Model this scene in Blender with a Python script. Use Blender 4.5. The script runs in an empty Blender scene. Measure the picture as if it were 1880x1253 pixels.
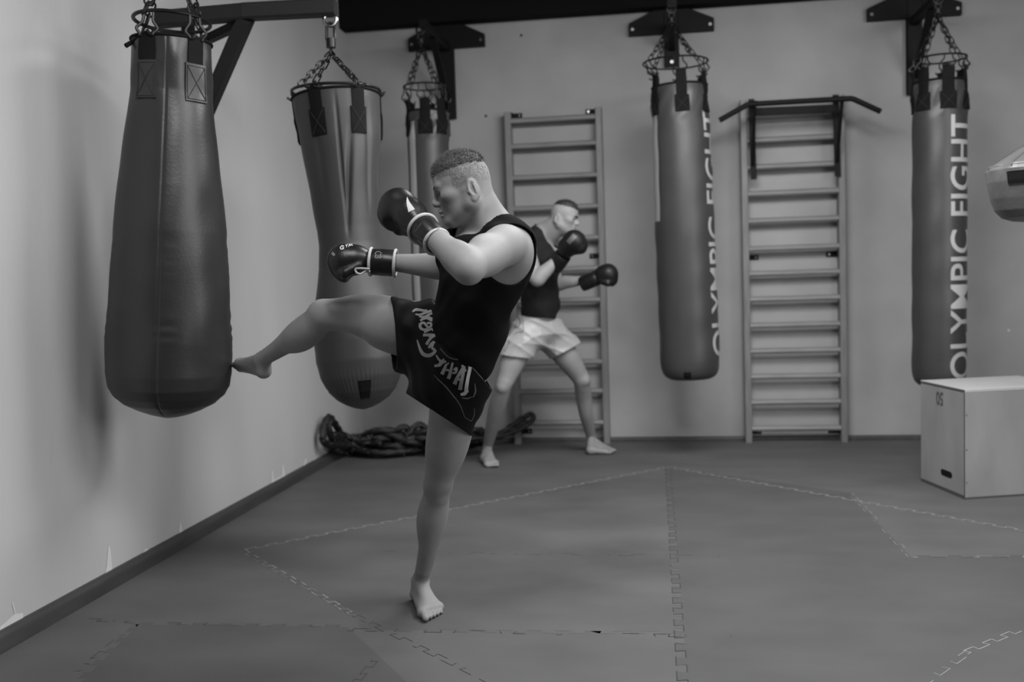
import bpy, bmesh, math, random
import numpy as np
from mathutils import Vector, Matrix, Quaternion
from mathutils.bvhtree import BVHTree
random.seed(7); rng = np.random.default_rng(7)
SC = bpy.context.scene; COL = SC.collection
W_, H_ = 1880, 1253
# ------------------------------------------------------------------ camera
YAW, PITCH, ROLL, FPX, CAMH = -0.1534, 0.066, -0.03249, 1828.0, 1.30
WALL_Y, WALL_X = 7.617, -2.4107
_f = Vector((math.sin(YAW)*math.cos(PITCH), math.cos(YAW)*math.cos(PITCH), -math.sin(PITCH)))
_r = Vector((math.cos(YAW), -math.sin(YAW), 0)); _u = _r.cross(_f)
_c, _s = math.cos(ROLL), math.sin(ROLL)
_r, _u = _c*_r + _s*_u, -_s*_r + _c*_u
EYE = Vector((0, 0, CAMH))
cam = bpy.data.objects.new('camera', bpy.data.cameras.new('camera')); COL.objects.link(cam)
M = Matrix((_r, _u, -_f)).transposed().to_4x4(); M.translation = EYE
cam.matrix_world = M
cam.data.sensor_width = 36; cam.data.lens = 36*FPX/W_
cam.data.clip_start = .05
cam.data.dof.use_dof = True; cam.data.dof.focus_distance = 3.35; cam.data.dof.aperture_fstop = 2.2
SC.camera = cam
def ray(px, py): return _f*FPX + _r*(px-W_/2) - _u*(py-H_/2)
def PD(px, py, d): return EYE + ray(px, py)*(d/FPX)                  # at depth d along the view axis
def PY(px, py, y): r = ray(px, py); return EYE + r*(y/r.y)            # on a plane parallel to the back wall
def PX(px, py, x): r = ray(px, py); return EYE + r*(x/r.x)            # on a plane parallel to the left wall
def PZ(px, py, z=0.): r = ray(px, py); return EYE + r*((z-CAMH)/r.z)  # on a level plane
def depth(p): return (Vector(p)-EYE).dot(_f)
# ------------------------------------------------------------------ materials
MATS = {}; ALB = .62
def mat(name, v, rough=.6, metal=0., noise=0., nscale=8., bump=0., bscale=60., spec=.5, coat=0., stretch=None, sheen=0., streak=0., detail=5.):
    if name in MATS: return MATS[name]
    if v > .02: v = v*ALB
    m = bpy.data.materials.new(name); m.use_nodes = True; MATS[name] = m
    nt = m.node_tree; b = nt.nodes['Principled BSDF']
    b.inputs['Base Color'].default_value = (v, v, v, 1); b.inputs['Roughness'].default_value = rough
    b.inputs['Metallic'].default_value = metal; b.inputs['Specular IOR Level'].default_value = spec
    b.inputs['Coat Weight'].default_value = coat; b.inputs['Sheen Weight'].default_value = sheen
    tc = nt.nodes.new('ShaderNodeTexCoord'); vec = tc.outputs['Object']
    if stretch:
        mp = nt.nodes.new('ShaderNodeMapping'); mp.inputs['Scale'].default_value = stretch
        nt.links.new(vec, mp.inputs['Vector']); vec = mp.outputs['Vector']
    if noise:
        n = nt.nodes.new('ShaderNodeTexNoise'); n.inputs['Scale'].default_value = nscale; n.inputs['Detail'].default_value = detail
        nt.links.new(vec, n.inputs['Vector'])
        r = nt.nodes.new('ShaderNodeMapRange'); r.inputs[1].default_value = .3; r.inputs[2].default_value = .7
        r.inputs[3].default_value = max(0, v*(1-noise)); r.inputs[4].default_value = v*(1+noise)
        nt.links.new(n.outputs['Fac'], r.inputs[0]); nt.links.new(r.outputs[0], b.inputs['Base Color'])
    if bump:
        n = nt.nodes.new('ShaderNodeTexNoise'); n.inputs['Scale'].default_value = bscale; n.inputs['Detail'].default_value = 4
        nt.links.new(vec, n.inputs['Vector'])
        bp = nt.nodes.new('ShaderNodeBump'); bp.inputs['Strength'].default_value = bump; bp.inputs['Distance'].default_value = .01
        nt.links.new(n.outputs['Fac'], bp.inputs['Height']); nt.links.new(bp.outputs['Normal'], b.inputs['Normal'])
    return m
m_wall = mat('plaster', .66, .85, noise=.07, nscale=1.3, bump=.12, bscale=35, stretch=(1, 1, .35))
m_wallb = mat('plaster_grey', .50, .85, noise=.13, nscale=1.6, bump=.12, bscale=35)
m_chip = mat('bare_plaster', .9, .9, noise=.05, nscale=30)
m_floor = mat('mat_foam', .128, .75, noise=.13, nscale=2.2, bump=.07, bscale=160, stretch=(1, 1.6, 1))
m_floor_dark = mat('mat_foam_dark', .102, .75, noise=.13, nscale=2.2, bump=.07, bscale=160, stretch=(1, 1.6, 1))
m_floor_in = mat('mat_foam_mottled', .120, .75, noise=.28, nscale=1.2, bump=.07, bscale=160, stretch=(1, 1.6, 1))  # slightly darker foam with a broad, uneven tone
m_floor_light = mat('mat_foam_light', .145, .75, noise=.13, nscale=2.2, bump=.07, bscale=160, stretch=(1, 1.6, 1))
m_seam = mat('seam_shadow_gap', .05, .9)
m_seam_l = mat('worn_mat_edge', .44, .9)
m_base = mat('dark_baseboard', .065, .5, noise=.25, nscale=14, stretch=(1, .2, 1))
m_ceil = mat('dark_ceiling', .008, .9, spec=.1)
m_black = mat('black_painted_steel', .005, .6, spec=.18)
m_grey_steel = mat('grey_painted_steel', .03, .6, spec=.25)
m_steel = mat('dark_chain_steel', .035, .42, metal=.7)
m_chrome = mat('bright_steel', .55, .25, metal=1.)
m_web = mat('black_webbing', .007, .85, bump=.12, bscale=300, spec=.15)
m_leather = mat('bag_leather', .034, .38, noise=.12, nscale=6, bump=.06, bscale=90, spec=.5)
m_leather2 = mat('bag_leather_mid', .060, .48, noise=.1, nscale=6, bump=.06, bscale=90)
m_leather3 = mat('bag_vinyl', .068, .42, noise=.08, nscale=6, bump=.05, bscale=50)
m_thread = mat('dark_thread', .02, .8)
m_thread_l = mat('pale_thread', .3, .8)
m_letter = mat('white_print', .62, .5)
m_wood = mat('wall_bar_wood', .27, .5, noise=.18, nscale=9, stretch=(6, 6, .6))
m_rung = mat('rung_wood', .30, .5, noise=.15, nscale=9, stretch=(.6, 6, 6))
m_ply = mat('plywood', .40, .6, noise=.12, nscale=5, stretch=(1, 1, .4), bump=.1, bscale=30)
m_plytop_lit = mat('plywood_top_lit', .62, .55, noise=.06, nscale=5)  # lit copy of the plywood: light on the box top put into the colour
m_plyedge = mat('plywood_edge', .10, .7)
m_rope = mat('black_rope', .010, .38, bump=.5, bscale=260)
m_fleck = mat('pale_rope_fleck', .35, .6)
m_skin = mat('skin', .36, .58, noise=.06, nscale=14, bump=.035, bscale=160, spec=.2)
m_skin2 = mat('skin_second', .40, .55, noise=.06, nscale=14, bump=.03, bscale=130, spec=.35)
m_hair = mat('hair', .055, .6)
m_hair2 = mat('hair_dark', .02, .6)
m_eye = mat('eye', .10, .2)
m_tank = mat('black_cotton', .006, .95, bump=.15, bscale=250, spec=.1)
m_tank2 = mat('black_cotton_second', .012, .85, bump=.15, bscale=250, spec=.25)
m_satin = mat('black_satin', .004, .6, bump=.05, bscale=60, spec=.12)
m_satin_l = mat('pale_satin', .55, .42, spec=.5)
m_satin_p = mat('satin_print', .10, .5)
m_glove = mat('black_glove_leather', .008, .36, bump=.05, bscale=90, spec=.35)
m_glove2 = mat('black_glove_matte', .008, .45, bump=.05, bscale=90, spec=.3)
m_piping = mat('white_piping', .66, .6)
m_band_l = mat('silver_print', .34, .45)
m_dull = mat('dull_grey_print', .12, .5)
# ------------------------------------------------------------------ mesh helpers
class MB:
    """collects shapes (with a material index each) that become ONE mesh"""
    def __init__(s): s.v = []; s.f = []; s.m = []; s.mats = []
    def mi(s, m):
        if m not in s.mats: s.mats.append(m)
        return s.mats.index(m)
    def add(s, vs, fs, m):
        b = len(s.v); i = s.mi(m)
        s.v.extend(tuple(v) for v in vs); s.f.extend(tuple(b+k for k in f) for f in fs); s.m.extend([i]*len(fs)); return s
    def box(s, lo, hi, m, mw=None):
        (a, b, c), (d, e, f) = lo, hi
        vs = [Vector(p) for p in ((a,b,c),(d,b,c),(d,e,c),(a,e,c),(a,b,f),(d,b,f),(d,e,f),(a,e,f))]
        if mw: vs = [mw @ v for v in vs]
        return s.add(vs, [(0,3,2,1),(4,5,6,7),(0,1,5,4),(1,2,6,5),(2,3,7,6),(3,0,4,7)], m)
    def bar(s, p, q, w, h, m, up=(0,0,1), bev=.12):
        """rectangular bar with softened long edges from p to q"""
        p, q = Vector(p), Vector(q); t = (q-p).normalized(); up = Vector(up)
        a = t.cross(up).normalized(); u = a.cross(t)
        e = min(w, h)*bev
        prof = [(w/2-e,h/2),(w/2,h/2-e),(w/2,-h/2+e),(w/2-e,-h/2),(-w/2+e,-h/2),(-w/2,-h/2+e),(-w/2,h/2-e),(-w/2+e,h/2)]
        vs = [p+a*x+u*y for x, y in prof]+[q+a*x+u*y for x, y in prof]
        n = 8; fs = [(i,(i+1)%n,n+(i+1)%n,n+i) for i in range(n)]+[tuple(range(n))[::-1], tuple(range(n,2*n))]
        return s.add(vs, fs, m)
    def tube(s, path, r, m, n=8, closed=False, cap=True, prof=None):
        P = [Vector(p) for p in path]; N = len(P)
        rs = r if hasattr(r, '__len__') else [r]*N
        vs = []; fs = []; ref = None
        for i in range(N):
            if closed: t = P[(i+1)%N]-P[i-1]
            else: t = P[min(i+1,N-1)]-P[max(i-1,0)]
            t = t.normalized() if t.length > 1e-9 else Vector((0,0,1))
            if ref is None:
                ref = t.orthogonal().normalized()
            ref = (ref - t*ref.dot(t)); ref = ref.normalized() if ref.length > 1e-6 else t.orthogonal().normalized()
            b = t.cross(ref)
            for k in range(n):
                a = 2*math.pi*k/n; rr = rs[i]*(prof(a, i) if prof else 1)
                vs.append(P[i]+(ref*math.cos(a)+b*math.sin(a))*rr)
        for i in range(N if closed else N-1):
            j = (i+1) % N
            for k in range(n): fs.append((i*n+k, i*n+(k+1)%n, j*n+(k+1)%n, j*n+k))
        if cap and not closed: fs += [tuple(range(n))[::-1], tuple(range((N-1)*n, N*n))]
        return s.add(vs, fs, m)
    def cyl(s, p, q, r, m, n=16): return s.tube([p, q], r, m, n)
    def ring(s, c, r, rt, m, axis=(0,0,1), n=48, k=8):
        ax = Vector(axis).normalized(); a = ax.orthogonal().normalized(); b = ax.cross(a); c = Vector(c)
        return s.tube([c+(a*math.cos(2*math.pi*i/n)+b*math.sin(2*math.pi*i/n))*r for i in range(n)], rt, m, k, closed=True)
    def link(s, c, t, side, L, Wd, rt, m):
        """one oval chain link"""
        t = Vector(t).normalized(); side = Vector(side); side = (side-t*side.dot(t)).normalized(); c = Vector(c); pts = []
        for i in range(16):
            a = 2*math.pi*i/16; x = math.cos(a)*Wd/2; y = math.sin(a)*Wd/2+(L-Wd)/2*(1 if math.sin(a) >= 0 else -1)
            pts.append(c+side*x+t*y)
        return s.tube(pts, rt, m, 6, closed=True)
    def chain(s, p, q, L, m, rt=.0035, Wd=None):
        p, q = Vector(p), Vector(q); D = (q-p).length; n = max(1, round(D/(L*.76))); t = (q-p)/D
        a = t.orthogonal().normalized(); b = t.cross(a)
        for i in range(n): s.link(p+(q-p)*((i+.5)/n), t, a if i % 2 else b, D/n/.76, Wd or L*.5, rt, m)
        return s
    def build(s, name, parent=None, smooth=True, bevel=0, sub=0, auto=40):
        me = bpy.data.meshes.new(name); me.from_pydata(s.v, [], s.f)
        for m in s.mats: me.materials.append(m)
        me.polygons.foreach_set('material_index', s.m)
        if smooth:
            me.polygons.foreach_set('use_smooth', [True]*len(me.polygons))
            if auto: me.set_sharp_from_angle(angle=math.radians(auto))
        me.update()
        o = bpy.data.objects.new(name, me); COL.objects.link(o)
        if bevel:
            bm = o.modifiers.new('bevel', 'BEVEL'); bm.width = bevel; bm.segments = 2; bm.limit_method = 'ANGLE'
        if parent is not None:
            o.parent = parent; o.matrix_parent_inverse = parent.matrix_world.inverted()
        return o
def tag(o, label=None, cat=None, group=None, kind=None):
    for k, v in (('label', label), ('category', cat), ('group', group), ('kind', kind)):
        if v: o[k] = v
    return o
def thing(name, loc, label, cat, group=None):
    o = bpy.data.objects.new(name, None); o.empty_display_size = .1; COL.objects.link(o); o.matrix_world = Matrix.Translation(Vector(loc))
    bpy.context.view_layer.update()
    return tag(o, label, cat, group)
def smooth_path(pts, n=8):
    """Catmull-Rom"""
    P = [Vector(p) for p in pts]; out = []
    for i in range(len(P)-1):
        a, b, c, d = P[max(i-1,0)], P[i], P[i+1], P[min(i+2, len(P)-1)]
        for k in range(n):
            t = k/n; out.append(.5*((2*b)+(c-a)*t+(2*a-5*b+4*c-d)*t*t+(3*b-a-3*c+d)*t**3))
    out.append(P[-1]); return out
def interp(tab, x):
    xs = [t[0] for t in tab]; return [float(np.interp(x, xs, [t[k] for t in tab])) for k in range(1, len(tab[0]))]
# ------------------------------------------------------------------ setting
XR, YF, ZC = 3.6, -1.2, 3.75
b = MB(); th = .12
b.box((WALL_X-.1, WALL_Y, 0), (XR, WALL_Y+th, ZC), m_wallb)
def disc(b, c, r, nrm, m, n=12):
    nrm = Vector(nrm); a = nrm.orthogonal().normalized(); q = nrm.cross(a); c = Vector(c)
    b.add([c+(a*math.cos(2*math.pi*i/n)+q*math.sin(2*math.pi*i/n))*r for i in range(n)], [tuple(range(n))], m)
for px, py, m in ((957,65,m_black),(892,213,m_black),(1852,607,m_chip),(1246,100,m_thread)):
    disc(b, PY(px,py,WALL_Y-.002), .010, (0,-1,0), m)
wb = b.build('wall_back', smooth=False); tag(wb, kind='structure')
b = MB(); b.box((WALL_X-th, YF, 0), (WALL_X, WALL_Y, ZC), m_wall)
# flaked plaster above the baseboard, traced where it is on the wall
CH = [[(0,1152),(14,1140),(27,1128),(22,1108),(24,1106),(29,1128),(42,1126),(44,1143),(10,1160),(0,1168)],
      [(190,1067),(196,1040),(199,1004),(202,1004),(206,1040),(206,1056)],[(255,1030),(262,1016),(268,1007),(273,1010),(272,1019)],
      [(283,1014),(290,1008),(300,1004),(303,1008),(290,1016)],[(328,991),(329,965),(331,956),(336,975),(341,984),(334,989)],
      [(375,964),(383,955),(389,950),(393,955)],[(395,952),(400,942),(412,934),(425,929),(434,929),(430,935),(412,944)],
      [(499,893),(499,866),(501,864),(503,882),(514,875),(518,873),(518,855),(520,854),(524,876),(510,887)],
      [(530,876),(536,871),(545,866),(544,869)],[(556,858),(560,844),(564,842),(561,856)],[(574,848),(577,842),(579,843),(578,848)]]
for poly in CH:
    pts = [PX(x, y, WALL_X+.002) for x, y in poly]
    b.add(pts, [tuple(range(len(pts)))], m_chip)
wl = b.build('wall_left', smooth=False); tag(wl, kind='structure')
b = MB(); b.box((WALL_X-.2, YF, ZC), (XR, WALL_Y+.2, ZC+.1), m_ceil); tag(b.build('ceiling', smooth=False), kind='structure')
# baseboards: rounded top profile
def baseboard(name, p, q, out, h, t):
    b = MB(); p, q, out = Vector(p), Vector(q), Vector(out)
    prof = [(0,0),(t,0),(t,h*.62),(t*.93,h*.74),(t*.72,h*.86),(t*.62,h*.9),(t*.5,h),(0,h)]; n = len(prof)
    vs = [p+out*a+Vector((0,0,z)) for a, z in prof]+[q+out*a+Vector((0,0,z)) for a, z in prof]
    b.add(vs, [(i,(i+1)%n,n+(i+1)%n,n+i) for i in range(n)]+[tuple(range(n))[::-1], tuple(range(n,2*n))], m_base)
    return tag(b.build(name, auto=50), kind='structure')
baseboard('baseboard_left', (WALL_X,YF,0), (WALL_X,WALL_Y,0), (1,0,0), .075, .028)
baseboard('baseboard_back', (WALL_X,WALL_Y,0), (XR,WALL_Y,0), (0,-1,0), .034, .02)
# floor of interlocking mats
T = Vector
fb = MB(); fb.box((WALL_X-.1, YF, -.05), (XR, WALL_Y+.1, 0), m_floor)
from mathutils.geometry import tessellate_polygon
def patch(pts, m, z):
    pts = [T((p.x, p.y, z)) for p in pts]; tri = tessellate_polygon([pts]); fs = []
    for a, c, d in tri:
        up = (pts[c]-pts[a]).cross(pts[d]-pts[a]).z; fs.append((a, c, d) if up > 0 else (a, d, c))
    fb.add(pts, fs, m)
def jig(p, q, per=.105, amp=.024):
    """dovetail seam between two mats"""
    p, q = T((p.x,p.y,0)), T((q.x,q.y,0)); L = (q-p).length; t = (q-p)/L; n = T((-t.y,t.x,0)); k = max(1,int(L/per)); out = []
    for i in range(k):
        s0 = p+t*(i*L/k); e = L/k
        for a, w in ((.0,-.5),(.20,-.5),(.14,.5),(.66,.5),(.60,-.5)): out.append(s0+t*(a*e)+n*(w*amp))
    out.append(q-n*amp*.5); return out
def seam(p, q, m, w=.0022, z=.0012, frac=1., per=.105, amp=.024):
    pts = jig(p, q, per, amp)
    for i in range(len(pts)-1):
        if frac < 1 and random.random() > frac: continue
        a, c = pts[i], pts[i+1]; t = (c-a).normalized(); n = T((-t.y,t.x,0))*w/2
        up = T((0,0,z)); fb.add([a-n+up, c-n+up, c+n+up, a+n+up], [(0,1,2,3)], m)
g = lambda x, y: PZ(x, y)
A, B_, C_, D_ = g(445,1011), g(1226,858), g(1255,1275), g(1880,975)
seq = [p for p in jig(B_, C_, amp=.034, per=.12)]
patch([B_]+seq+[g(1900,1275), g(1900,1023), g(1672,1023), g(1560,905), ], m_floor_dark, .0006)
patch([A]+jig(A, B_)+jig(B_, g(1247,1163), amp=.034, per=.12)+jig(g(1247,1163), g(660,1158))+jig(g(650,1130), A), m_floor_in, .0005)
patch(jig(g(252,1145), g(640,1150))+[g(770,1275), g(120,1275)]+jig(g(120,1275), g(252,1145)), m_floor_dark, .0004)
seam(A, B_, m_seam_l, w=.0055); seam(A, g(650,1130), m_seam_l, w=.0045); seam(A, g(650,1130), m_seam, w=.0015, frac=.5, z=.0016); seam(g(650,1130), g(900,1253), m_seam, frac=.75)
seam(B_, D_, m_seam_l, w=.0055); seam(B_, C_, m_seam, per=.12, amp=.034, frac=.85, w=.0035)
seam(g(640,1157), g(1250,1168), m_seam, frac=.45, w=.003); seam(g(1250,1168), g(1420,1172), m_seam, frac=.15)
seam(g(700,1014), g(1240,1021), m_seam, frac=.25); seam(g(1240,1021), g(1440,1023), m_seam, frac=.12)
seam(g(1672,1023), g(1900,1023), m_seam_l, w=.003); seam(g(1672,1023), g(1900,1023), m_seam, frac=.4, z=.0016)
seam(g(1560,905), g(1672,1023), m_seam_l, frac=.6); seam(g(1700,1253), g(1790,1190), m_seam_l, frac=.7); seam(g(1770,1200), g(1870,1158), m_seam_l, w=.003)
seam(g(252,1145), g(640,1150), m_seam, frac=.35); seam(g(252,1145), g(120,1253), m_seam, frac=.35); seam(g(690,1212), g(650,1258), m_seam)
seam(g(100,1136), g(252,1143), m_seam, frac=.3)
tag(fb.build('floor', smooth=False), kind='structure')
# dark beam along the top of the back wall
b = MB(); yb = WALL_Y-.16; p, q = PY(622,52,yb), PY(1330,3,yb); q2 = p+(q-p)*2.6
b.bar(p+T((-.05,.08,.2)), q2+T((0,.08,.2)), .15, .4, m_ceil, bev=.04)
bm = b.build('ceiling_beam', smooth=False); tag(bm, kind='structure')
# ------------------------------------------------------------------ hanging bags
def bag_surface(top, bot, prof, n=160, rows=90, disp=None):
    """points on a swung lathe; prof: (t along the axis 0..1, radius).  returns f(theta, t, out) -> point; theta 0 faces the camera, + to its right"""
    top, bot = Vector(top), Vector(bot); ax = (bot-top); L = ax.length; ax.normalize()
    view = (top+bot)/2-EYE; fr = -(view-ax*view.dot(ax)).normalized(); rt = ax.cross(fr)
    if rt.dot(_r) < 0: rt = -rt
    def S(th, t, out=0.):
        r, = interp(prof, t)
        if disp: r += disp(th, t, L)*min(1, r/.05)
        r += out
        return top+ax*(L*t)+(fr*math.cos(th)+rt*math.sin(th))*r
    return S, L
def bag_cover(mb, S, m, n=192, rows=120, t0=0., t1=1., side=None, ms=None):
    vs = []; fs = []; ms_ = []
    for i in range(rows+1):
        t = t0+(t1-t0)*i/rows
        for k in range(n): vs.append(S(2*math.pi*k/n, t))
    a, b_ = [], []
    for i in range(rows):
        for k in range(n):
            q = (i*n+k, i*n+(k+1)%n, (i+1)*n+(k+1)%n, (i+1)*n+k)
            th = (2*math.pi*(k+.5)/n+math.pi) % (2*math.pi)-math.pi
            (b_ if side and side[0] < math.degrees(th) < side[1] and side[2] < (i/rows) < side[3] else a).append(q)
    base = len(mb.v); mb.v.extend(tuple(v) for v in vs)
    for fl, mm in ((a, m), (b_, ms)):
        if fl:
            ii = mb.mi(mm); mb.f.extend(tuple(base+k for k in f) for f in fl); mb.m.extend([ii]*len(fl))
    ii = mb.mi(m); mb.f.append(tuple(base+k for k in range(n))); mb.m.append(ii)
    mb.f.append(tuple(base+rows*n+k for k in range(n))[::-1]); mb.m.append(ii)
def strip(mb, S, th, t0, t1, wid, r, m, out=.004, thick=.004, n=6):
    """a flat band lying down the bag; wid metres across, r the radius there"""
    hw = wid/2/r; vs = []; K = 10
    for i in range(K+1):
        t = t0+(t1-t0)*i/K
        for o in (out, out-thick-.003):
            for k in range(n+1): vs.append(S(th-hw+2*hw*k/n, t, o))
    w = 2*(n+1); fs = []
    for i in range(K):
        for k in range(n):
            fs.append((i*w+k, i*w+k+1, (i+1)*w+k+1, (i+1)*w+k))
        fs.append((i*w, (i+1)*w, (i+1)*w+n+1, i*w+n+1)); fs.append((i*w+n, i*w+n+n+1, (i+1)*w+n+n+1, (i+1)*w+n))
    fs.append(tuple(range(n+1))+tuple(range(2*n+1, n, -1))); q = K*w; fs.append(tuple(q+k for k in range(n+1))[::-1]+tuple(range(q+n+1, q+2*n+2)))
    mb.add(vs, fs, m)
def stitch(mb, S, pts, m, r=.0012, out=.006):
    path = []
    for (a, b_), (c, d) in zip(pts[:-1], pts[1:]):
        for i in range(7): path.append(S(a+(c-a)*i/6, b_+(d-b_)*i/6, out))
    mb.tube(path, r, m, 5)
def text_mesh(s):
    cu = bpy.data.curves.new('lettering', 'FONT'); cu.body = s; cu.resolution_u = 6; cu.offset = .012
    o = bpy.data.objects.new('lettering', cu); COL.objects.link(o); bpy.context.view_layer.update()
    me = bpy.data.meshes.new_from_object(o.evaluated_get(bpy.context.evaluated_depsgraph_get()))
    bpy.data.objects.remove(o); bpy.data.curves.remove(cu)
    bm = bmesh.new(); bm.from_mesh(me); bmesh.ops.triangulate(bm, faces=bm.faces[:])
    for _ in range(4):
        el = [e for e in bm.edges if e.calc_length() > .07]
        if not el: break
        bmesh.ops.subdivide_edges(bm, edges=el, cuts=1); bmesh.ops.triangulate(bm, faces=[f for f in bm.faces if len(f.verts) > 3])
    vs = [v.co.copy() for v in bm.verts]; bm.verts.index_update(); fs = [tuple(v.index for v in f.verts) for f in bm.faces]; bm.free()
    return vs, fs
def wrap_text(mb, S, s, t_lo, t_hi, th_top, cap, r, m, out=.0022):
    """letters that read upwards along the bag, their heads at angle th_top"""
    vs, fs = text_mesh(s); x0, x1 = min(v.x for v in vs), max(v.x for v in vs); ys = max(v.y for v in vs)
    pts = [S(th_top+(ys-v.y)/ys*cap/r, t_lo+(t_hi-t_lo)*(v.x-x0)/(x1-x0), out) for v in vs]
    mb.add(pts, fs, m)
def hook(mb, top, bottom, side, rt, m, kink=.018):
    top, bottom, side = T(top), T(bottom), T(side).normalized(); d = bottom-top
    pts = [top, top+d*.35, top+d*.5+side*kink*.4, top+d*.72+side*kink, top+d*.92+side*kink*.2, bottom, bottom-side*.012-d*.06, bottom-side*.02-d*.2-d.normalized()*.0]
    mb.tube(smooth_path(pts, 5), rt, m, 7)
def hanging_gear(root, S, L, ringc, ringr, apex, straps, strap_r, wid, m_hook, t_patch, mleather, rt=.006, link=.05, stitched=False, ring_axis=(0,0,1), strap_t0=-.03):
    rb = MB(); rb.ring(ringc, ringr, rt, m_hook, axis=ring_axis); rb.build('ring', root)
    ringc = T(ringc); view = ringc-EYE; fr = T((-view.x,-view.y,0)).normalized(); rg = T((fr.y*-1, fr.x, 0))
    if rg.dot(_r) < 0: rg = -rg
    rim = lambda th: ringc+(fr*math.cos(th)+rg*math.sin(th))*ringr
    for th in straps:
        sb = MB(); strip(sb, S, th, strap_t0, t_patch*.55, wid, strap_r, m_web, out=.006, thick=.006)
        so = sb.build('strap', root)
        pb = MB(); strip(pb, S, th, t_patch*.42, t_patch, wid*1.32, strap_r, mleather, out=.0075, thick=.003)
        hw = wid*1.32/2/strap_r*.86; a, c = t_patch*.46, t_patch*.97
        if stitched: stitch(pb, S, [(th-hw,a),(th+hw,a),(th+hw,c),(th-hw,c),(th-hw,a)], m_thread, .0013, .0088)
        stitch(pb, S, [(th-hw,a),(th+hw,c)], m_thread, .0013, .0088); stitch(pb, S, [(th+hw,a),(th-hw,c)], m_thread, .0013, .0088)
        pb.build('strap_patch', so)
        e = wid/2.3/strap_r
        for sgn in (-1, 1):
            hb = MB()
            tp = rim(th+sgn*e*.8); bt = S(th+sgn*e*.9, strap_t0+.006, .008)
            hook(hb, tp, bt, (bt-tp).cross(fr)*-sgn, rt*.8, m_hook); hb.build('hook', root)
    apex = T(apex)
    for i, th in enumerate((math.pi*.25, math.pi*.75, -math.pi*.25, -math.pi*.75) if len(straps) == 4 else (.5, 2.2, -.9, -2.4)):
        cb = MB(); cb.chain(apex, rim(th)+T((0,0,.004)), link, m_hook, rt*.55); cb.build('chain', root)
    return rim
def swivel(root, top, bottom, m1, m2, r=.02):
    mb = MB(); top, bottom = T(top), T(bottom); d = bottom-top
    mb.ring(top+d*.12, r, r*.28, m2, axis=_f); mb.link(top+d*.45, d, _r, d.length*.5, r*1.3, r*.25, m1); mb.cyl(top+d*.62, top+d*.85, r*.75, m1); mb.ring(bottom, r*.6, r*.2, m1, axis=_r)
    mb.build('swivel', root)
def wav(th, t, L, seedv, amp):
    s = 0
    for k, (f, g, ph) in enumerate(seedv): s += math.sin(f*th+g*t*L*10+ph)/(1+k*.5)
    return amp*s
SEED = [[(rng.integers(1,5), rng.uniform(.4,2.5), rng.uniform(0,6.3)) for _ in range(5)] for _ in range(8)]
def gauss(x, s): return math.exp(-(x/s)**2)
def wrapa(a): return (a+math.pi) % (2*math.pi)-math.pi

# --- front bag: big teardrop
D1 = 4.02; k1 = D1/FPX
prof_px = [(75,70),(95,71),(170,72),(260,83),(340,93),(420,101),(520,107),(620,112.5),(680,113.5),(705,109),(722,99),(737,82),(750,57),(758,36),(764,14),(766,.5)]
top1 = PD(315,75,D1); bot1 = PY(311,768,top1.y)
prof1 = [((y-75)/691, r*k1) for y, r in prof_px]
def disp1(th, t, L):
    a = wrapa(th); s = wav(th, t, L, SEED[0], .0016)
    for th0, am in ((-.11-.12*t, 1.), (1.40, 1.3), (math.pi-.1, 1.), (-1.6, 1.)):
        d = wrapa(a-th0); s -= .0035*gauss(d, .022)
        if t > .3: s += am*(.0011 if th0 < 0 else .0020)*max(-.2,math.sin(t*L*17+1))*math.sin(t*L*95+3*math.sin(t*L*21))*gauss(d-.12, .16)*min(1, (t-.3)*3)
    s += .006*gauss(t-.05, .03)*math.sin(6*a+1)+.003*gauss(t-.11, .04)*math.sin(9*a)
    return s
S1, L1 = bag_surface(top1, bot1, prof1, disp=disp1)
r1 = thing('hanging_punching_bag', bot1, 'large dark leather teardrop punching bag nearest the left wall, touched by the kicking foot', 'punching bag')
b = MB(); bag_cover(b, S1, m_leather, 288, 260)
for th0 in (-.11,): b.tube([S1(th0-.12*t, t, .0015) for t in np.linspace(.01, .985, 120)], .0016, m_thread, 5)
b.build('cover', r1, auto=0)
b = MB(); b.tube([S1(2*math.pi*i/64, .004, .002) for i in range(64)], .006, m_web, 8, closed=True); b.tube([S1(-.62,.0,.004), PD(243,77,D1-.1), PD(231,84,D1-.12)], [.006,.009,.010], m_web, 8); b.build('rim_piping', r1)
ring1 = PY(316,40,top1.y); apex1 = PD(312,-95,D1)
hanging_gear(r1, S1, L1, ring1, 67*k1, apex1, (-.62, .62, 2.45, -2.45), 72*k1, .068, m_steel, .165, m_leather, rt=.0078, link=.06, stitched=True, ring_axis=(.05,.06,1), strap_t0=.002)
b = MB(); b.chain(T((ring1.x, ring1.y, ZC)), apex1, .06, m_steel, .005); b.cyl(T((ring1.x,ring1.y,ZC+.001)), T((ring1.x,ring1.y,ZC-.02)), .05, m_black); b.build('hanger_chain', r1)

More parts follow.
